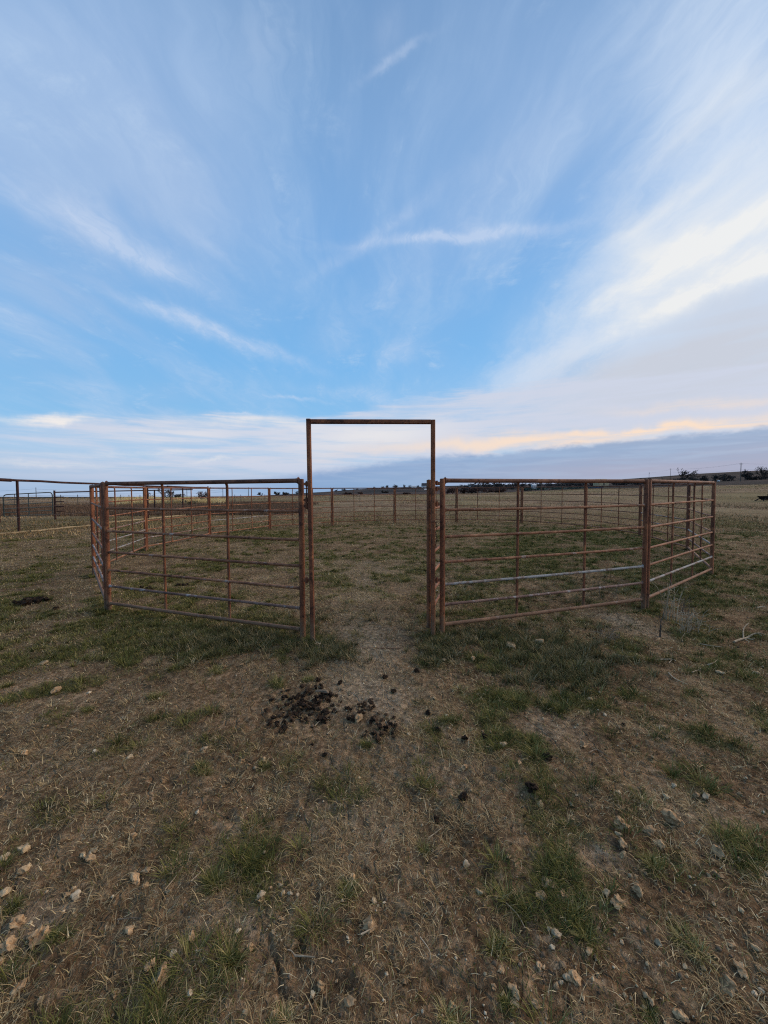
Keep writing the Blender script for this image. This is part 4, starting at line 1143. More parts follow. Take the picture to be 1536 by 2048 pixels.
for px, py, s, ty, lab in NAMED:
    p = ground_at(px, py + s * 0.2); d = depth_of(p)
    size = s / F_PX * d * 0.5 * (1.12 + 0.1 * rnd.random())
    me = rnd.choice(ROCKS[ty])
    put('clod' if ty == 'clod' else 'stone', me, p, size, rnd.uniform(0, 6.28), lab, 'dirt clod' if ty == 'clod' else 'stone', None, 0.22, 0.25)
# unnamed small ones that nothing tells apart
CL = [(650, 1690, 12), (660, 1700, 9), (1290, 1690, 9), (340, 1686, 10), (350, 1680, 12), (360, 1672, 10), (1160, 1700, 10), (1030, 1290, 6)]
cnt = {'stone': 0, 'clod': 0}
for k in range(560):
    px = rnd.uniform(-20, 1556); py = 1290 + (2060 - 1290) * rnd.random()
    if 500 < px < 850 and 1360 < py < 1500 and rnd.random() < .7: continue
    p = ground_at(px, py, 10)
    dens = 0.35 + 0.9 * float(blobsum(SOIL, np.array([p.x]), np.array([p.y]))[0])
    if 1150 < px and py > 1450: dens += 0.4
    if rnd.random() > dens: continue
    ty = 'stone' if rnd.random() < 0.45 else 'clod'
    if cnt[ty] > 150: continue
    cnt[ty] += 1
    d = (p - Vector((0, 0, EYE))).length
    size = min(0.017, rnd.lognormvariate(math.log(0.0065), 0.45)) * (1 if p.y < 2.5 else 1.25)
    if ty == 'stone': put('stone', rnd.choice(ROCKS['stone'] + ROCKS['grey']), p, size, rnd.uniform(0, 6.28), 'small pale stone, one of many strewn across the foreground', 'stone', 'small pale stones strewn across the foreground', 0.25, 0.4)
    else: put('clod', rnd.choice(ROCKS['clod']), p, size * 1.25, rnd.uniform(0, 6.28), 'small crumb of tan earth, one of many on the foreground soil', 'dirt clod', 'small tan clods strewn across the foreground', 0.25, 0.4)
# grit: uncountable
def grit():
    n0 = 60000
    x, y = scatter(n0, 0.9, 12, power=0.9)
    g, d = cover(x, y); sb = blobsum(SOIL, x, y)
    k = RNG.random(n0) < np.clip(0.25 + 0.6 * sb - g * 0.3, 0.03, 1)
    x, y = x[k], y[k]; n = len(x)
    base = np.array([(1, 0, 0), (-1, 0, 0), (0, 1, 0), (0, -1, 0), (0, 0, 1), (0, 0, -1)], float)
    fc = np.array([(0, 2, 4), (2, 1, 4), (1, 3, 4), (3, 0, 4), (2, 0, 5), (1, 2, 5), (3, 1, 5), (0, 3, 5)])
    s = np.exp(RNG.normal(math.log(0.0026), 0.5, n)) * (1 + 0.12 * np.hypot(x, y))
    V = base[None] * s[:, None, None] * RNG.uniform(0.6, 1.3, (n, 6, 3))
    a = RNG.random(n) * 6.28; c, si = np.cos(a)[:, None], np.sin(a)[:, None]
    V = np.stack([V[..., 0] * c - V[..., 1] * si, V[..., 0] * si + V[..., 1] * c, V[..., 2] * 0.8], -1)
    V = V + np.stack([x, y, H(x, y) + s * 0.3], -1)[:, None]
    Fc = (fc[None] + (np.arange(n) * 6)[:, None, None]).reshape(-1, 3)
    o = mesh_obj('gravel', V.reshape(-1, 3), Fc, M['grit'], attrs={'tone': np.repeat(RNG.random(n), 6)}); tag(o, kind='stuff')
grit()

DUNG = [rock_mesh('dropping', 70 + k, 1, rnd.uniform(0.8, 0.95), rnd.uniform(0.55, 0.85), 0.7, M['dung'], 5) for k in range(9)]
DUNGD = [rock_mesh('dropping', 90 + k, 1, rnd.uniform(0.7, 0.95), rnd.uniform(0.6, 0.8), 0.9, M['dungdry'], 5) for k in range(5)]
def heap(cx, cy, rx, ry, n, label, group, s0=0.019, dryp=0.15, lift=1.0):
    c = ground_at(cx, cy)
    a = ground_at(cx + rx, cy); b = ground_at(cx, cy - ry); RX, RY = abs(a.x - c.x), abs(b.y - c.y)
    placed = []
    for k in range(n):
        th = rnd.uniform(0, 6.283); q = rnd.random() ** 0.7
        x = c.x + math.cos(th) * q * RX * rnd.uniform(0.8, 1.15); y = c.y + math.sin(th) * q * RY * rnd.uniform(0.8, 1.15)
        s = s0 * rnd.uniform(0.65, 1.2)
        z = hz(x, y) + s * 0.55
        for (X, Y, Z, S) in placed:
            dd = math.hypot(X - x, Y - y)
            if dd < (S + s) * 0.8: z = max(z, Z + math.sqrt(max(0, ((S + s) * 0.8) ** 2 - dd * dd)) * 0.62 * lift)
        z = min(z, hz(x, y) + 0.034)
        placed.append((x, y, z, s))
        me = rnd.choice(DUNGD if rnd.random() < dryp else DUNG)
        o = bpy.data.objects.new('dropping', me); col.objects.link(o)
        o.location = (x, y, z - s * 0.15); o.scale = (s, s * rnd.uniform(0.8, 1.1), s * rnd.uniform(0.55, 0.85)); o.rotation_euler = (rnd.gauss(0, 0.35), rnd.gauss(0, 0.35), rnd.uniform(0, 6.28))
        tag(o, label, 'dropping', group)
heap(605, 1415, 72, 46, 120, 'dark dropping in the larger left heap in front of the gate', 'droppings heaped left of the gate path', dryp=0.2, s0=0.019)
heap(575, 1440, 40, 30, 16, 'dark dropping in the larger left heap in front of the gate', 'droppings heaped left of the gate path', dryp=0.3, s0=0.015)
heap(725, 1425, 36, 20, 34, 'dropping in the smaller browner heap right of the large one', 'droppings heaped right of the gate path', dryp=0.6, s0=0.016)
heap(768, 1460, 42, 30, 34, 'dropping in the smaller browner heap right of the large one', 'droppings heaped right of the gate path', dryp=0.45, s0=0.016)
SC = [(635, 1362, 12, 'dropping just above the left heap, nearest the gate post'), (680, 1368, 11, 'lone dropping between the heap and the gate opening'), (770, 1356, 12, 'lone dropping in the middle of the gate path'),
      (788, 1384, 11, 'dropping on the path above the right heap'), (855, 1430, 12, 'dropping right of the smaller heap, in short grass'), (876, 1461, 14, 'dropping beside a pale stone right of the smaller heap'),
      (929, 1478, 13, 'round dropping right of both heaps, left of a pair'), (968, 1474, 13, 'upper dropping of the pair by the rounded tan stone'), (972, 1479, 11, 'lower dropping of the pair by the rounded tan stone'),
      (1094, 1517, 18, 'black dropping in the open right of the heaps'), (1063, 1579, 26, 'largest black dropping, half sunk in soil at right'), (924, 1598, 20, 'dark brown dropping at centre right, sunk in dry grass'),
      (873, 1643, 19, 'dark dropping below centre in green grass'), (624, 1491, 8, 'small dropping below the left heap, upper of two'), (650, 1511, 12, 'dropping below the left heap, lower of two'),
      (833, 1344, 11, 'dropping right of the gate path near weeds'), (1246, 1450, 9, 'small dropping in grass far right of the heaps'), (562, 1466, 12, 'dropping fallen below the left heap, at its lower left')]
for px, py, s, lab in SC:
    p = ground_at(px, py); d = depth_of(p)
    put('dropping', rnd.choice(DUNG), p, s / F_PX * d * 0.5, rnd.uniform(0, 6.28), lab, 'dropping', 'scattered single droppings', 0.15, 0.5)
heap(56, 1206, 28, 8, 46, 'dark manure lump in the old pile at the far left, outside the pen', 'old manure pile at the far left', s0=0.040, dryp=0.25)
heap(290, 1180, 22, 4, 16, 'dark manure lump inside the pen, behind the near left panel', 'manure behind the near left panel', s0=0.030, dryp=0.3)
heap(362, 1170, 16, 3, 7, 'manure lump deeper in the pen behind the near left panel', 'more manure deeper behind the near left panel', s0=0.028, dryp=0.4)
heap(108, 1220, 7, 4, 4, 'manure lump right of the old pile at the far left', 'small manure cluster right of the old pile', s0=0.030)

# ------------------------------------------------------------------ TWIGS AND STICKS
def stick(name, pxs, rpx, label, cat='stick', mat='wood', branches=(), lift=0.012, group=None):
    P = [ground_at(*p) for p in pxs]
    for i, p in enumerate(P): p.z = hz(p.x, p.y) + lift
    d = (P[0] - Vector((0, 0, EYE))).length
    r = rpx / F_PX * d * 0.36; O = P[0].copy()
    def smooth(Q):
        out = []
        for i in range(len(Q) - 1):
            p0, p1, p2, p3 = Q[max(i - 1, 0)], Q[i], Q[i + 1], Q[min(i + 2, len(Q) - 1)]
            for k in range(4):
                t = k / 4; out.append(0.5 * ((2 * p1) + (p2 - p0) * t + (2 * p0 - 5 * p1 + 4 * p2 - p3) * t * t + (3 * p1 - p0 - 3 * p2 + p3) * t ** 3))
        out.append(Q[-1]); return out
    mb = MB(); S = smooth(P); n = len(S)
    mb.tube([p - O for p in S], [max(r * 0.3, r * (1 - 0.7 * k / n)) for k in range(n)], seg=7)
    for br in branches:
        Q = [ground_at(*p[:2]) for p in br]
        for q, pz in zip(Q, br): q.z = hz(q.x, q.y) + lift + (pz[2] if len(pz) > 2 else 0)
        S = smooth(Q); n = len(S)
        mb.tube([p - O for p in S], [max(r * 0.25, r * 0.6 * (1 - 0.6 * k / n)) for k in range(n)], seg=6)
    o = mb.build(name, M[mat]); o.location = O
    tag(o, label, cat, group); return o
stick('driftwood', [(1468, 1286), (1480, 1281), (1496, 1277), (1516, 1268), (1530, 1272)], 4.5, 'curved pale dead branch with thin fingers on green grass at right', 'branch', branches=[[(1487, 1279), (1487, 1268, .05), (1497, 1262, .08)], [(1490, 1278), (1505, 1281), (1510, 1279)], [(1493, 1277), (1512, 1272, .02), (1524, 1274)], [(1488, 1280), (1499, 1286)]])
stick('stick', [(1310, 1322), (1325, 1321), (1345, 1321), (1352, 1325)], 3, 'bent pale twig right of the near post, uppermost of the twigs', 'stick', branches=[[(1338, 1328), (1345, 1321)]])
stick('stick', [(1337, 1348), (1350, 1360), (1376, 1372)], 3, 'straight pale twig slanting down on bare soil at right', 'stick')
stick('stick', [(1415, 1332), (1425, 1329), (1435, 1322)], 3, 'short bright twig pointing up to the right', 'stick')
stick('stick', [(1385, 1347), (1396, 1343), (1404, 1346)], 2.5, 'small forked twig left of the flat orange stone', 'stick', branches=[[(1396, 1343), (1403, 1339)]])
stick('stick', [(1400, 1290), (1425, 1294), (1448, 1297)], 2.2, 'long thin twig in the grass below the dead weeds', 'stick', branches=[[(1425, 1294), (1430, 1302)]])
stick('stick', [(1514, 1217), (1525, 1215), (1533, 1217)], 3, 'short pale stick in the grass by the right edge', 'stick')
stick('stick', [(1230, 1311), (1245, 1314), (1270, 1317)], 2.5, 'pale twig below the dirt mound by the double post', 'stick', branches=[[(1270, 1317), (1274, 1309)]])
stick('stick', [(1365, 1285), (1363, 1279), (1370, 1268)], 2.5, 'hooked white twig standing below the dead weeds', 'stick')
stick('stick', [(1178, 1509), (1195, 1503), (1220, 1519)], 2.6, 'small grey forked branch on grass right of the heaps', 'branch', 'woodgrey', branches=[[(1195, 1503), (1205, 1514), (1190, 1520)], [(1195, 1503), (1180, 1497)]])
stick('stick', [(630, 1455), (640, 1445), (652, 1441), (662, 1440)], 2, 'crooked thin twig on the lower edge of the left heap', 'stick')
stick('stick', [(857, 1680), (872, 1670), (890, 1655)], 2, 'curved straw-coloured twig below centre', 'stick')
stick('stick', [(330, 1785), (352, 1758), (365, 1738)], 2, 'thin straight pale stem lying left of the green tuft', 'stick')
stick('stick', [(382, 1768), (396, 1755), (412, 1738)], 2.5, 'whitish dry stem slanting beside the tall green tuft', 'stick')
stick('stick', [(590, 1918), (610, 1919), (631, 1921)], 4, 'thick pale root piece above the soil crack', 'stick', branches=[[(590, 1918), (583, 1908), (575, 1906)]])
stick('stick', [(235, 1845), (262, 1842), (290, 1843)], 2.2, 'thin grey twig lying above the flat tan clod', 'stick', 'woodgrey')
stick('stick', [(1012, 1812), (1035, 1835), (1050, 1862)], 2, 'long thin dry stem left of the white grey stone', 'stick')
stick('stick', [(840, 1880), (858, 1905), (862, 1925)], 2, 'dry twig below bottom centre right', 'stick')
stick('stick', [(722, 1875), (735, 1868), (748, 1860)], 3, 'short pale root under the knobbly tan clod', 'stick')
# slab of wood in the left heap
_p = ground_at(645, 1393)
mb = MB(); mb.box((0, 0, 0), 0.105, 0.022, 0.012, rz=0, bev=0.005, taper=0.7)
for v in mb.V: v.z += 0.004 * math.sin(v.x * 60); v.y += 0.006 * math.sin(v.x * 33)
o = mb.build('wood_chunk', M['woodgrey']); o.location = (_p.x, _p.y, _p.z + 0.045); o.rotation_euler = (0.1, 0.12, -0.25)
tag(o, 'weathered splinter of wood lying on top of the left heap', 'wood')

# dead weeds with tall stalks by the double post
def dead_weed(px, py, n, h, spread, label, mat='stalk', seed=1, r=0.0022, cat='dead weed'):
    rr = random.Random(seed); c = ground_at(px, py); O = Vector((c.x, c.y, hz(c.x, c.y)))
    root = empty('dead_weed', O); tag(root, label, cat)
    ms = MB(); mt = MB(); r = r * 1.7
    for k in range(n):
        b = Vector((rr.gauss(0, spread * 0.45), rr.gauss(0, spread * 0.35), -0.01)); hh = h * rr.uniform(0.45, 1.1)
        ln = Vector((rr.gauss(0, 0.22), rr.gauss(0, 0.22), 0)); pts = [b]
        for i in range(1, 6):
            t = i / 5; pts.append(b + Vector((0, 0, hh * t)) + ln * hh * t * t + Vector((rr.gauss(0, 0.006), rr.gauss(0, 0.006), 0)))
        ms.tube(pts, [r * (1 - 0.6 * i / 5) for i in range(6)], seg=5)
        for _ in range(rr.randint(1, 4)):
            i = rr.randint(1, 4); a = pts[i]; dv = Vector((rr.gauss(0, 1), rr.gauss(0, 1), rr.uniform(0.1, 1))).normalized() * rr.uniform(0.05, 0.16)
            mt.tube([a, a + dv * 0.55 + Vector((0, 0, 0.01)), a + dv], [r * 0.6, r * 0.45, r * 0.25], seg=4)
    ms.build('stem', M[mat], root); mt.build('twig', M[mat], root)
dead_weed(1332, 1240, 7, 0.50, 0.10, 'tall pale dead stalks standing just right of the double post', seed=3, r=0.0030)
dead_weed(1348, 1240, 6, 0.42, 0.08, 'pale dead stalks beside the tallest ones, in front of the low corner rail', seed=4, r=0.0028)
dead_weed(1380, 1262, 26, 0.26, 0.16, 'tangled grey dead bush right of the tall stalks', 'wood', seed=5, r=0.0022)
dead_weed(1365, 1225, 14, 0.24, 0.16, 'low brown dead bush under the corner panel', 'woodgrey', seed=6, r=0.0020)
dead_weed(1320, 1273, 2, 0.34, 0.02, 'single dark upright dead stem in front of the double post', 'bark', seed=7, r=0.0030)
dead_weed(1225, 1195, 12, 0.30, 0.35, 'thin grey dead stems behind the near right panel, by the double post', 'woodgrey', seed=8, r=0.0018)
dead_weed(1215, 1280, 16, 0.14, 0.12, 'small grey dead bush left of the dirt mound', 'woodgrey', seed=9, r=0.0018)
dead_weed(640, 1300, 3, 0.10, 0.05, 'white dead twig at the foot of the left gate post', 'wood', seed=10, r=0.0025)

# prominent green tufts
def tuft(px, py, wpx, hpx, label, dryf=0.25, seed=0):
    c = ground_at(px, py); d = depth_of(c); rad = wpx / F_PX * d * 0.5; h = hpx / F_PX * d
    rg = np.random.default_rng(seed + 900); n = int(200 + 260 * rad / 0.1)
    k = rg.integers(3, 7); cx = rg.normal(0, 0.28, k) * rad; cy = rg.normal(0, 0.24, k) * rad; kk = rg.integers(0, k, n)
    a = rg.random(n) * 6.283; q = np.sqrt(rg.random(n)) * rg.uniform(0.3, 1, k)[kk]
    x = cx[kk] + np.cos(a) * q * rad * 0.45; y = cy[kk] + np.sin(a) * q * rad * 0.40
    z = H(c.x + x, c.y + y) - hz(c.x, c.y) - 0.004
    tone = np.where(rg.random(n) < dryf, rg.uniform(0.75, 1.0, n), np.clip(rg.normal(0.42, 0.15, n), 0, 0.8))
    h = h * 0.62 * rg.uniform(0.6, 1.15, k)[kk]
    o = blades('grass_tuft', M['green'], np.stack([x, y, z], -1), rg.uniform(0.35, 1.2, n) * h, rg.uniform(0.0012, 0.0026, n) * (1 + d * 0.08), 0.15 + q * 0.7 + rg.random(n) ** 2 * 1.1, a + rg.normal(0, 0.8, n), tone, curl=0.8, segs=4, kind=None)
    o.location = (c.x, c.y, hz(c.x, c.y))
    tag(o, label, 'grass tuft', 'distinct green grass tufts'); return o
for i, t_ in enumerate([
 (460, 1925, 110, 105, 'tall green grass tuft at bottom left, largest on that side', 0.3), (425, 1770, 90, 70, 'dark green tuft left of the white egg-shaped stone', 0.25), (505, 1722, 75, 65, 'green tuft above the white egg-shaped stone', 0.15),
 (700, 1790, 80, 65, 'spreading green tuft left of the small whitish stone', 0.25), (735, 1492, 36, 26, 'small bright green tuft below the right heap', 0.05), (1160, 1860, 110, 80, 'largest green tuft at lower right', 0.2),
 (990, 1890, 95, 80, 'green tuft with dry tips at bottom right of centre', 0.35), (1045, 1815, 80, 60, 'loose green tuft above the white grey stone', 0.25), (1130, 1725, 85, 55, 'green tuft left of the clod pile', 0.3),
 (120, 1870, 90, 70, 'dark green tuft near the large lower left clods', 0.2), (25, 1820, 70, 60, 'green tuft at the left edge below the rounded tan stone', 0.15), (310, 1395, 60, 30, 'yellowish green tuft left of the heaps', 0.4),
 (150, 1380, 60, 26, 'green tuft in the dry grass on the left', 0.2), (15, 1375, 55, 26, 'green tuft at the left edge, beyond the dry patch', 0.2), (555, 1370, 50, 36, 'green tuft with dry tips above the left heap', 0.4), (612, 1362, 36, 24, 'small tuft touching the top of the left heap', 0.4),
 (435, 1345, 60, 34, 'yellow green tuft in front of the near left panel', 0.45), (175, 1420, 55, 22, 'dark green tuft low on the left side', 0.1), (530, 1535, 55, 28, 'short green tuft left of bottom centre', 0.1), (405, 1540, 60, 44, 'thin green tuft under the small white round stone', 0.3),
 (890, 1440, 60, 34, 'green tuft right of the smaller heap', 0.2), (1300, 1730, 90, 60, 'green tuft below the clod pile at right', 0.3), (1370, 1880, 110, 80, 'dry topped grass tuft at lower right', 0.65), (1300, 2040, 80, 60, 'dark green tuft on the bottom edge at right', 0.2),
 (1010, 2010, 70, 60, 'dark green tuft beside the tall orange clod', 0.15), (905, 2050, 90, 70, 'straw yellow tuft on the bottom edge', 0.8), (560, 2040, 90, 60, 'thin straw tuft at the bottom edge left of the soil crack', 0.6), (1110, 1420, 90, 44, 'bright green grass clump below the grey weeds', 0.05),
 (1040, 1405, 70, 44, 'green grass clump left of the bright clump', 0.15), (845, 1700, 60, 34, 'low green tuft right of bare earth at centre', 0.3)]):
    tuft(*t_[:5], dryf=t_[5], seed=i)

# ------------------------------------------------------------------ BARE TREES, CEDARS
def bare_tree(px, py_base, py_top, Y, label, wpx=None, lean=0.0, mat='bark', seed=1, trunk_px=None, group='trees beyond the pen', dense=1.0, name='bare_tree', z0=None):
    rr = random.Random(seed)
    b = at_depth(px, py_base, Y); t = at_depth(px, py_top, Y); hgt = max(1.0, t.z - b.z)
    gz = hz(b.x, b.y)
    base = Vector((b.x, b.y, min(gz, b.z)))
    wid = (wpx / F_PX * Y) if wpx else hgt
    pxm = Y / F_PX * 2            # metres per render pixel
    tr = max(hgt * 0.03, pxm * 0.35)
    root = empty(name, base); tag(root, label, 'tree', group)
    th = t.z - base.z
    mt = MB(); mc = MB()
    fork = Vector((lean * 0.1 * th, 0, th * rr.uniform(0.15, 0.28)))
    mt.tube([Vector((0, 0, -0.2)), fork * 0.5 + Vector((rr.gauss(0, .02) * th, 0, 0)), fork], [tr * 1.25, tr, tr * 0.8], seg=7)
    twr = max(pxm * 0.12, hgt * 0.003)
    def grow(p, d, L, r, lvl):
        d = d.normalized(); q = p; pts = [p]
        for k in range(3):
            d = (d + Vector((rr.gauss(0, 0.12) + lean * 0.12, rr.gauss(0, 0.12), rr.gauss(0, 0.06) + 0.03))).normalized(); q = q + d * L / 3; pts.append(q)
        mc.tube(pts, [r, r * 0.85, r * 0.7, r * 0.5], seg=5 if lvl < 2 else 3, cap=False)
        if lvl >= 4: return
        nb = rr.randint(2, 4) if lvl else rr.randint(3, 4)
        nb = max(2, int(nb * dense))
        for _ in range(nb):
            s = rr.choice(pts[1:]); dd = (d + Vector((rr.gauss(0, 0.6), rr.gauss(0, 0.6), rr.gauss(0.05, 0.4)))).normalized()
            grow(s, dd, L * rr.uniform(0.55, 0.8), max(r * 0.55, twr), lvl + 1)
    for k in range(6):
        a = k / 6 * 6.28 + rr.random(); s = Vector((math.cos(a) * wid / th * 0.62, math.sin(a) * wid / th * 0.5, rr.uniform(0.5, 1.0)))
        grow(fork, s, th * 0.34, tr * 0.6, 0)
    # fit the crown's true size
    xs = [v.x for v in mc.V]; zs = [v.z for v in mc.V]
    kz = (th - fork.z) / max(0.1, np.percentile(zs, 99.5) - fork.z); kx = wid / max(0.1, np.percentile(xs, 98) - np.percentile(xs, 2))
    for v in mc.V:
        f = max(0, (v.z - fork.z)) if v.z > fork.z else (v.z - fork.z) * 0.5
        v.x = fork.x + (v.x - fork.x) * kx; v.y = fork.y + (v.y - fork.y) * kx; v.z = max(0.02, fork.z + (v.z - fork.z) * kz)
    mt.build('trunk', M[mat], root); mc.build('crown', M[mat], root)
    return root

def cedar(px, py_base, py_top, Y, wpx, label, seed=1, mat='cedar', group='dark bushes and cedars on the slope', cat='bush', name='cedar_bush', loose=0.5):
    rr = np.random.default_rng(seed)
    b = at_depth(px, py_base, Y); t = at_depth(px, py_top, Y); h = t.z - b.z; w = wpx / F_PX * Y
    base = Vector((b.x, b.y, min(hz(b.x, b.y), b.z + h * 0.2))); h = t.z - base.z
    root = empty(name, base); tag(root, label, cat, group)
    MB().tube([Vector((0, 0, -0.3)), Vector((0, 0, h * 0.5))], [h * 0.05, h * 0.02], seg=6).build('trunk', M['bark'], root)
    n = 520; cl = 18
    cc = rr.normal(size=(cl, 3)) * [w * 0.20, w * 0.20, h * 0.20] + [0, 0, h * 0.45]
    cc[:, 2] = np.clip(cc[:, 2], h * 0.08, h * 0.88)
    p = cc[rr.integers(0, cl, n)] + rr.normal(size=(n, 3)) * [w * 0.085, w * 0.085, h * 0.085]
    s = (w + h) * 0.035 * rr.uniform(0.5, 1.4, n)
    u = rr.normal(size=(n, 3)); u /= np.linalg.norm(u, axis=1)[:, None]; v = np.cross(u, rr.normal(size=(n, 3))); v /= np.linalg.norm(v, axis=1)[:, None]
    V = np.stack([p - u * s[:, None], p + v * s[:, None] * 0.5, p + u * s[:, None], p - v * s[:, None] * 0.5], 1).reshape(-1, 3)
    V[:, 2] = np.maximum(V[:, 2], 0.0)
    Fq = (np.arange(n) * 4)[:, None] + np.arange(4)[None]
    mesh_obj('crown', V, Fq, M[mat], root)
    return root

# left
bare_tree(333, 1000, 976, 75, 'round bare grey tree beyond the yellow grass at left', 26, 0.2, seed=21)
bare_tree(378, 1016, 1001, 44, 'small forked bare tree low behind the left pen panels', 26, 0.1, seed=22, dense=0.7)
bare_tree(403, 1006, 983, 60, 'reddish bare shrub tree right of the yellow grass', 20, 0.3, 'barkred', seed=23)
bare_tree(355, 1003, 988, 70, 'low bare shrub between the round grey tree and the red one', 20, 0.1, seed=24)
bare_tree(302, 1000, 985, 80, 'small bare sapling left of the round grey tree', 12, 0.0, seed=25, dense=0.7)
bare_tree(520, 993, 984.5, 300, 'tiny tree alone on the horizon left of the gate', 9, 0, seed=26)
bare_tree(552, 992, 983, 260, 'tiny bent tree on the horizon near the near left panel end', 11, 0.4, seed=27)
bare_tree(571, 992, 984, 260, 'tiny wide bare tree on the horizon beside the bent one', 12, 0.2, seed=28)
bare_tree(594, 990, 982, 300, 'tiny sparse tree on the horizon touching the gate post', 8, 0.2, seed=29, dense=0.7)
# ridge in the gate opening
RG = [(672, 984, 979, 8, 'first small tree on the ridge inside the gate opening'), (688, 983, 977.5, 10, 'round dark tree on the ridge, left in the gate opening'), (714, 981, 977, 9, 'low dark tree on the ridge above the far left rail'),
      (748, 977, 973, 7, 'tiny tree on the ridge at the middle of the gate opening'), (765, 976, 972.5, 9, 'twin crowned tree on the ridge in the gate opening'), (775, 976, 970.5, 10, 'rounded tree on the ridge left of the tallest'),
      (791, 976, 968.5, 13, 'tallest dark tree on the ridge in the gate opening'), (808, 975, 968.5, 7, 'narrow tree on the ridge right of the tallest'), (819, 975, 970, 5, 'narrow bare tree on the ridge near the farm buildings'), (836, 974, 970.5, 6, 'small tree by the white farm building')]
for i, (px, pb, pt_, w, lab) in enumerate(RG):
    cedar(px, pb + 1.5, pt_, 1150, w, lab, 100 + i, mat='farbrush', group='trees on the ridge in the gate opening', cat='tree', name='ridge_tree')
bare_tree(770, 990, 981, 330, 'dark rounded tree on the slope inside the gate opening', 13, 0, seed=31, dense=1.3)
for i, (px, pb, pt_, w, lab) in enumerate([(695, 990, 984.5, 16, 'low brown brush on the slope, left in the gate opening'), (721, 990, 984, 9, 'brown brush beside the far stay in the gate opening'), (812, 989, 985, 14, 'flat brown brush on the slope right of the dark rounded tree'),
        (905, 988, 976.5, 22, 'purple brown thicket right of the gate frame'), (925, 988, 978, 14, 'small purple thicket between the two larger ones'), (944, 988, 976, 24, 'purple brown thicket behind the far pen panel'), (975, 988, 975.5, 30, 'widest bare thicket behind the far pen panel'), (998, 987, 976, 20, 'leaning bare thicket at the end of the thicket row')]):
    bare_tree(px, pb, pt_, 190, lab, w, 0.3 if px > 960 else 0.0, 'barkred', seed=40 + i, dense=1.4, group='bare thickets beyond the pasture', name='thicket')
# dark treeline behind the near right panel
for i in range(26):
    px = 925 + i * 11.2 + rnd.uniform(-3, 3)
    top = np.interp(px, [925, 950, 1000, 1100, 1200, 1300], [968, 965, 964, 963, 961.5, 958]) + rnd.uniform(-0.8, 1.2)
    cedar(px, np.interp(px, [925, 1000, 1170, 1300], [978, 977, 973, 971]), top, 420, rnd.uniform(14, 24), 'dark tree in the unbroken tree row behind the near right panel', 200 + i, mat='farbrush', group='tree row behind the near right panel', cat='tree', name='row_tree')
for i, (px, lab) in enumerate([(1050, 'first blue green bush along the pasture edge'), (1082, 'second blue green bush along the pasture edge'), (1115, 'third blue green bush along the pasture edge'), (1148, 'fourth blue green bush, next to the far post pair'), (1168, 'last blue green bush, beside the blue container')]):
    cedar(px, 984 - (px - 1050) * 0.045, 973.5, 230, 34, lab.replace('first', 'leftmost').replace('second', 'second').replace('third', 'middle'), 300 + i, 'tealbush', group='blue green bushes along the pasture edge')
# right side
bare_tree(1364, 962, 936.5, 330, 'large wind-bent bare tree leaning right, tallest beyond the pen', 32, 0.75, seed=61, dense=1.15)
bare_tree(1522, 968, 933.5, 300, 'bare tree with open crown at the right edge', 22, 0.5, seed=62)
for i, (px, pb, pt_, w, lab) in enumerate([
    (1322, 966, 956, 18, 'low dark bush left of the wind-bent tree'), (1340, 965, 955, 16, 'dark bush beneath the second utility pole'), (1384, 965, 952, 14, 'dark bush just right of the wind-bent tree'), (1407, 965, 948, 14, 'brown bush between the wind-bent tree and the pen corner post'),
    (1431, 966, 945, 14, 'dark cedar above the pen corner post'), (1458, 967, 948, 17, 'sprawling dark bush right of the pen corner post'), (1447, 955, 947, 10, 'small dark bush up the slope right of the corner post'), (1490, 966, 940, 14, 'tall dark cedar right of the nearest utility pole'),
    (1499, 966, 944, 14, 'cedar overlapping the tall one by the nearest utility pole'), (1510, 964, 950, 16, 'dark brush left of the bare tree at the right edge'), (1530, 966, 950, 20, 'dark brush under the bare tree at the right edge'), (1300, 965, 957, 16, 'dark bush above the thick double post'), (1278, 965, 958, 20, 'dark bush left of the thick double post'),
    (1248, 964, 958.5, 16, 'low dark bush right of the tan shed')]):
    cedar(px, pb, pt_, 310, w * 1.15, lab, 400 + i)

for i in range(34):
    px = 1225 + i * 9.6 + rnd.uniform(-5, 5); t_ = rnd.random()
    base = np.interp(px, [1225, 1536], [970, 967]) - t_ * 8
    cedar(px, base, base - rnd.uniform(3.5, 8), 290 + 250 * t_, rnd.uniform(9, 20), 'low dark scrub bush on the far right slope', 500 + i, mat='farbrush', group='low scrub scattered on the right slope', name='scrub_bush')

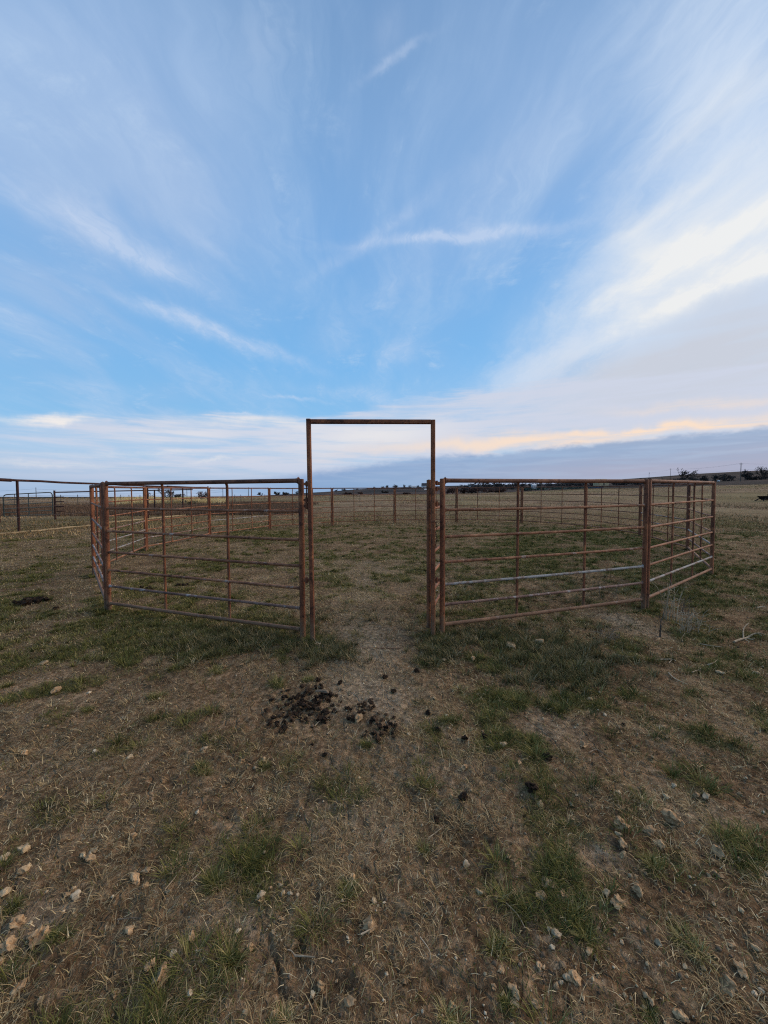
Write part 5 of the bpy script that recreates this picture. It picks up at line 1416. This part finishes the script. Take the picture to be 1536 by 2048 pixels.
# ------------------------------------------------------------------ FAR BUILDINGS
def gable(px0, px1, py_base, py_eave, py_ridge, Y, label, wall, roof, depth=8, name='farm_building', cat='building', windows=0):
    a = at_depth(px0, py_base, Y); b = at_depth(px1, py_base, Y); ze = at_depth(px0, py_eave, Y).z; zr = at_depth(px0, py_ridge, Y).z
    g = min(hz(a.x, a.y), a.z); O = Vector(((a.x + b.x) / 2, Y, g)); w = b.x - a.x
    root = empty(name, O); tag(root, label, cat)
    he = max(ze - g, 0.6); hr = max(zr - g, he + 0.4)
    MB().box((0, depth / 2, he / 2), w, depth, he).build('wall', M[wall], root, smooth=False)
    mb = MB(); ov = 0.4
    z0 = he - 0.05
    V = [(-w / 2 - ov, -ov, z0), (w / 2 + ov, -ov, z0), (w / 2 + ov, depth / 2, hr), (-w / 2 - ov, depth / 2, hr), (w / 2 + ov, depth + ov, z0), (-w / 2 - ov, depth + ov, z0)]
    mb.V = [Vector(v) for v in V]; mb.F = [(0, 1, 2, 3), (3, 2, 4, 5), (0, 3, 5), (1, 4, 2), (0, 5, 4, 1)]
    mb.build('roof', M[roof], root, smooth=False)
    for k in range(windows):
        x = -w / 2 + w * (k + 0.7) / (windows + 0.4)
        MB().box((x, -0.03, he * 0.5), w * 0.10, 0.1, he * 0.35).build('window' if k else 'door', M['roofdark'], root, smooth=False)
gable(844, 862, 975, 971.5, 966, 900, 'white farmhouse with dark gable roof on the ridge beside the gate frame', 'white', 'roofdark', 12, windows=3)
gable(823, 833, 975, 973, 971.5, 1000, 'small white shed on the ridge left of the farmhouse', 'white', 'white', 8, windows=1)
gable(849, 858, 981, 979, 977.5, 700, 'small white hut on the slope below the farmhouse', 'white', 'white', 6, windows=1)
gable(938, 951, 971, 968, 966.5, 600, 'white shed showing between the trees right of the gate', 'white', 'white', 8, windows=1)
gable(1066, 1073, 974, 970, 968.5, 380, 'small white trailer house between the dark trees', 'white', 'white', 5, windows=1)
gable(1198, 1218, 966, 961, 957.5, 250, 'tan roofed shed rising over the near right top rail', 'tan', 'tan', 7, windows=1)
def container():
    a = at_depth(1180, 979.5, 240); b = at_depth(1206, 979.5, 240); t = at_depth(1180, 973, 240)
    g = min(hz(a.x, 240), a.z); w = b.x - a.x; h = t.z - g
    root = empty('storage_container', ((a.x + b.x) / 2, 240, g)); tag(root, 'dark blue storage container at the edge of the pasture', 'container')
    mb = MB(); mb.box((0, 1.2, h / 2), w, 2.4, h)
    for k in range(18): mb.box((-w / 2 + w * (k + 0.5) / 18, -0.04, h / 2), w / 40, 0.08, h * 0.9)
    mb.build('body', M['blue'], root, smooth=False)
    MB().box((w / 2 + 0.05, 1.2, h / 2), 0.1, 2.3, h * 0.92).build('door', M['blue'], root, smooth=False)
container()
def white_van():
    a = at_depth(1438.5, 962.5, 300); root = empty('parked_van', (a.x, 300, hz(a.x, 300))); tag(root, 'tiny white van parked on the slope above the pen corner post', 'van')
    mb = MB(); V = [(-1.3, 0.35), (1.3, 0.35), (1.3, 1.0), (1.0, 1.15), (0.75, 1.9), (-1.3, 1.9)]
    for y in (0, 1.7):
        for x, z in V: mb.V.append(Vector((x, y, z)))
    mb.F = [tuple(range(6))[::-1], tuple(range(6, 12))] + [(i, (i + 1) % 6, 6 + (i + 1) % 6, 6 + i) for i in range(6)]
    mb.build('body', M['white'], root, smooth=False)
    for x in (-0.8, 0.8): MB().tube([Vector((x, -0.05, 0.33)), Vector((x, 0.2, 0.33))], 0.33, seg=12).build('wheel', M['rubber'], root)
white_van()
bpy.data.objects['parked_van'].scale = (0.55, 0.55, 0.55)
# pale stones / bags on the field behind the left panels
for (px, py, s, lab) in [(483, 1006, 4, 'left one of two white boulders in the field behind the near left panel'), (488.5, 1006.5, 4, 'right one of two white boulders in the field behind the near left panel'), (426, 1027, 8, 'pinkish flat block lying in the field beyond the left pen panels'), (533, 996, 3.5, 'white lump in the far field above a pen post')]:
    p = ground_at(px, py, 12); d = (p - Vector((0, 0, EYE))).length
    me = rock_mesh('boulder', int(px), 1, 0.7, 0.6 if s < 6 else 0.35, 0.3, M['stonegrey'], 5)
    put('boulder', me, p, s / F_PX * d * 0.5, 0.2, lab, 'boulder', None, 0.1)

# ------------------------------------------------------------------ FEED BUNK at the right edge
def bunk():
    p = ground_at(1528, 1001.5, 16); Y = p.y; pm = Y / F_PX
    O = Vector((p.x, p.y, hz(p.x, p.y))); root = empty('feed_trough', O)
    tag(root, 'black feed trough on splayed legs standing alone in the pasture at the right edge', 'trough')
    L = 3.2; x0 = -7 * pm
    mb = MB()
    # flared trough: wide top, narrow bottom, hollow
    zt, zb = 9.5 * pm, 1.6 * pm
    def ring(x, w, z): return [Vector((x, -w, z)), Vector((x, w, z))]
    for x, w, z in [(x0, 0.38, zt), (x0 + 0.26, 0.22, zb), (x0 + L - 0.26, 0.22, zb), (x0 + L, 0.38, zt)]: mb.V += ring(x, w, z)
    for x, w, z in [(x0 + 0.05, 0.34, zt), (x0 + 0.30, 0.19, zb + 0.05), (x0 + L - 0.30, 0.19, zb + 0.05), (x0 + L - 0.05, 0.34, zt)]: mb.V += ring(x, w, z)
    q = [(0, 2, 3, 1), (2, 4, 5, 3), (4, 6, 7, 5)]
    mb.F = q + [(0, 6, 4, 2), (1, 3, 5, 7)] + [tuple(i + 8 for i in f)[::-1] for f in q] + [(8, 10, 12, 14), (9, 15, 13, 11)]
    mb.F += [(0, 8, 14, 6), (1, 7, 15, 9), (0, 1, 9, 8), (6, 14, 15, 7)]
    mb.build('trough', M['rubber'], root, smooth=False)
    for x in (x0 + 0.1, x0 + L - 0.1):
        for y in (-1, 1):
            sg = -1 if x < x0 + 1 else 1
            MB().tube([Vector((x + 0.15 * -sg, y * 0.25, zt * 0.6)), Vector((x + sg * 0.28, y * 0.42, -0.03))], 0.045, seg=8).build('leg', M['rubber'], root)
    MB().tube([Vector((x0 + 0.65, 0, zt * 0.7)), Vector((x0 + 0.65, 0, zt + 2.6 * pm)), Vector((x0 + L - 0.65, 0, zt + 2.6 * pm)), Vector((x0 + L - 0.65, 0, zt * 0.7))], 0.035, seg=8).build('rail', M['rubber'], root)
bunk()

# ------------------------------------------------------------------ POWER LINE POLES, T-POST FENCE
def pole(px, py_base, py_top, Y, label, arm=True, armw=2.4, group='utility poles on the slope', rmin=0.14, extra=None):
    b = at_depth(px, py_base, Y); t = at_depth(px, py_top, Y); g = min(hz(b.x, Y), b.z)
    O = Vector((b.x, Y, g)); root = empty('utility_pole', O); tag(root, label, 'utility pole', group)
    h = t.z - g
    MB().tube([Vector((0, 0, -0.5)), Vector((0, 0, h))], [rmin * 1.2, rmin * 0.85], seg=8).build('pole', M['polewood'], root)
    if arm:
        MB().box((0, -0.15, h - 0.9), armw, 0.12, 0.16).build('crossarm', M['polewood'], root, smooth=False)
        for x in (-armw / 2 + 0.1, -armw / 6, armw / 2 - 0.1): MB().tube([Vector((x, -0.15, h - 0.8)), Vector((x, -0.15, h - 0.52))], 0.06, seg=6).build('insulator', M['wire'], root)
    if extra: MB().tube([Vector((0.35, -0.1, h - 2.6)), Vector((0.35, -0.1, h - 1.5))], 0.32, seg=10).build('transformer', M['wire'], root)
    return Vector((b.x, Y, t.z))
T1 = pole(1481, 965, 925.5, 260, 'nearest utility pole, right of the pen, with crossarm', rmin=0.20)
T2 = pole(1341, 955, 937, 520, 'second utility pole with crossarm, left of the wind-bent tree', rmin=0.20, armw=3.6)
T3 = pole(1298, 958, 944, 640, 'utility pole with a transformer above the double post', arm=False, rmin=0.22, extra=True)
T0 = at_depth(1700, 915, 240)
def wires(A, B, dz, name_lab, off=(-1.1, 0.0, 1.1), sag=1.6, r=0.03):
    root = empty('power_line', A); tag(root, name_lab, 'power line', 'overhead wires')
    for o_ in off:
        for z_ in dz:
            pts = []
            for k in range(13):
                t = k / 12; p = A.lerp(B, t) + Vector((o_, 0, z_ - sag * 4 * t * (1 - t))) - A; pts.append(p)
            MB().tube(pts, r, seg=4).build('wire', M['wire'], root)
wires(T1, T0, (-0.5,), 'wires running from the nearest utility pole out of frame right', off=(-1.0, 1.0), r=0.016)
wires(T1, T0, (-4.6,), 'lower cable running from the nearest utility pole out of frame right', off=(0,), r=0.02, sag=0.5)
wires(T1, T2, (-0.5,), 'wires between the nearest and the second utility pole', off=(-1.0, 1.0), r=0.022)
wires(T1, T2, (-4.6,), 'lower cable between the nearest and the second utility pole', off=(0,), r=0.026)
wires(T2, T3, (-0.8,), 'wires between the second pole and the transformer pole', off=(0,), r=0.03)
# left line far away
LP = [(72.5, 975, 'first pole of the distant left line, beside the farm gate'), (374, 977, 'pole of the distant left line rising behind the yellow grass'), (446, 975, 'pole of the distant left line, left of the near stay'), (497, 974.5, 'pole of the distant left line seen above the far rails'), (298, 985, 'short pole of the distant left line by the sapling')]
tops = []
for px, pt_, lab in LP: tops.append(pole(px, 996, pt_, 380, lab, arm=False, group='poles of the distant left line', rmin=0.26))
wires(at_depth(-60, 981, 380), tops[0], (-1.2,), 'distant wires crossing the sky at the left edge', off=(0,), r=0.05, sag=0.6)
wires(tops[0], tops[1], (-1.5, -4.0), 'distant wires between the farm gate and the yellow grass', off=(0,), r=0.05, sag=1.5)
wires(tops[1], tops[2], (-1.8, -4.0), 'distant wires above the yellow grass', off=(0,), r=0.05, sag=1.0)

def tpost_fence():
    root = None; pts = []
    L = [(-60, 46), (30, 46), (122, 47), (156, 47), (200, 47), (242, 47), (258.5, 48), (280.5, 49), (345, 50), (410, 52), (470, 54), (482, 54), (530, 55), (600, 57), (660, 58), (720, 60)]
    for px, Y in L:
        x = (px - 768) / F_PX * Y; z = hz(x, Y); pts.append(Vector((x, Y, z)))
    O = pts[0].copy(); root = empty('wire_fence', O); tag(root, 'thin barbed wire fence on steel posts across the far left field', 'fence')
    for p in pts: MB().tube([p - O + Vector((0, 0, -0.1)), p - O + Vector((0, 0, 1.35))], 0.035, seg=5).build('post', M['polewood'], root)
    for h in (0.45, 0.85, 1.25): MB().tube([p - O + Vector((0, 0, h)) for p in pts], 0.006, seg=4).build('wire', M['wire'], root)
tpost_fence()
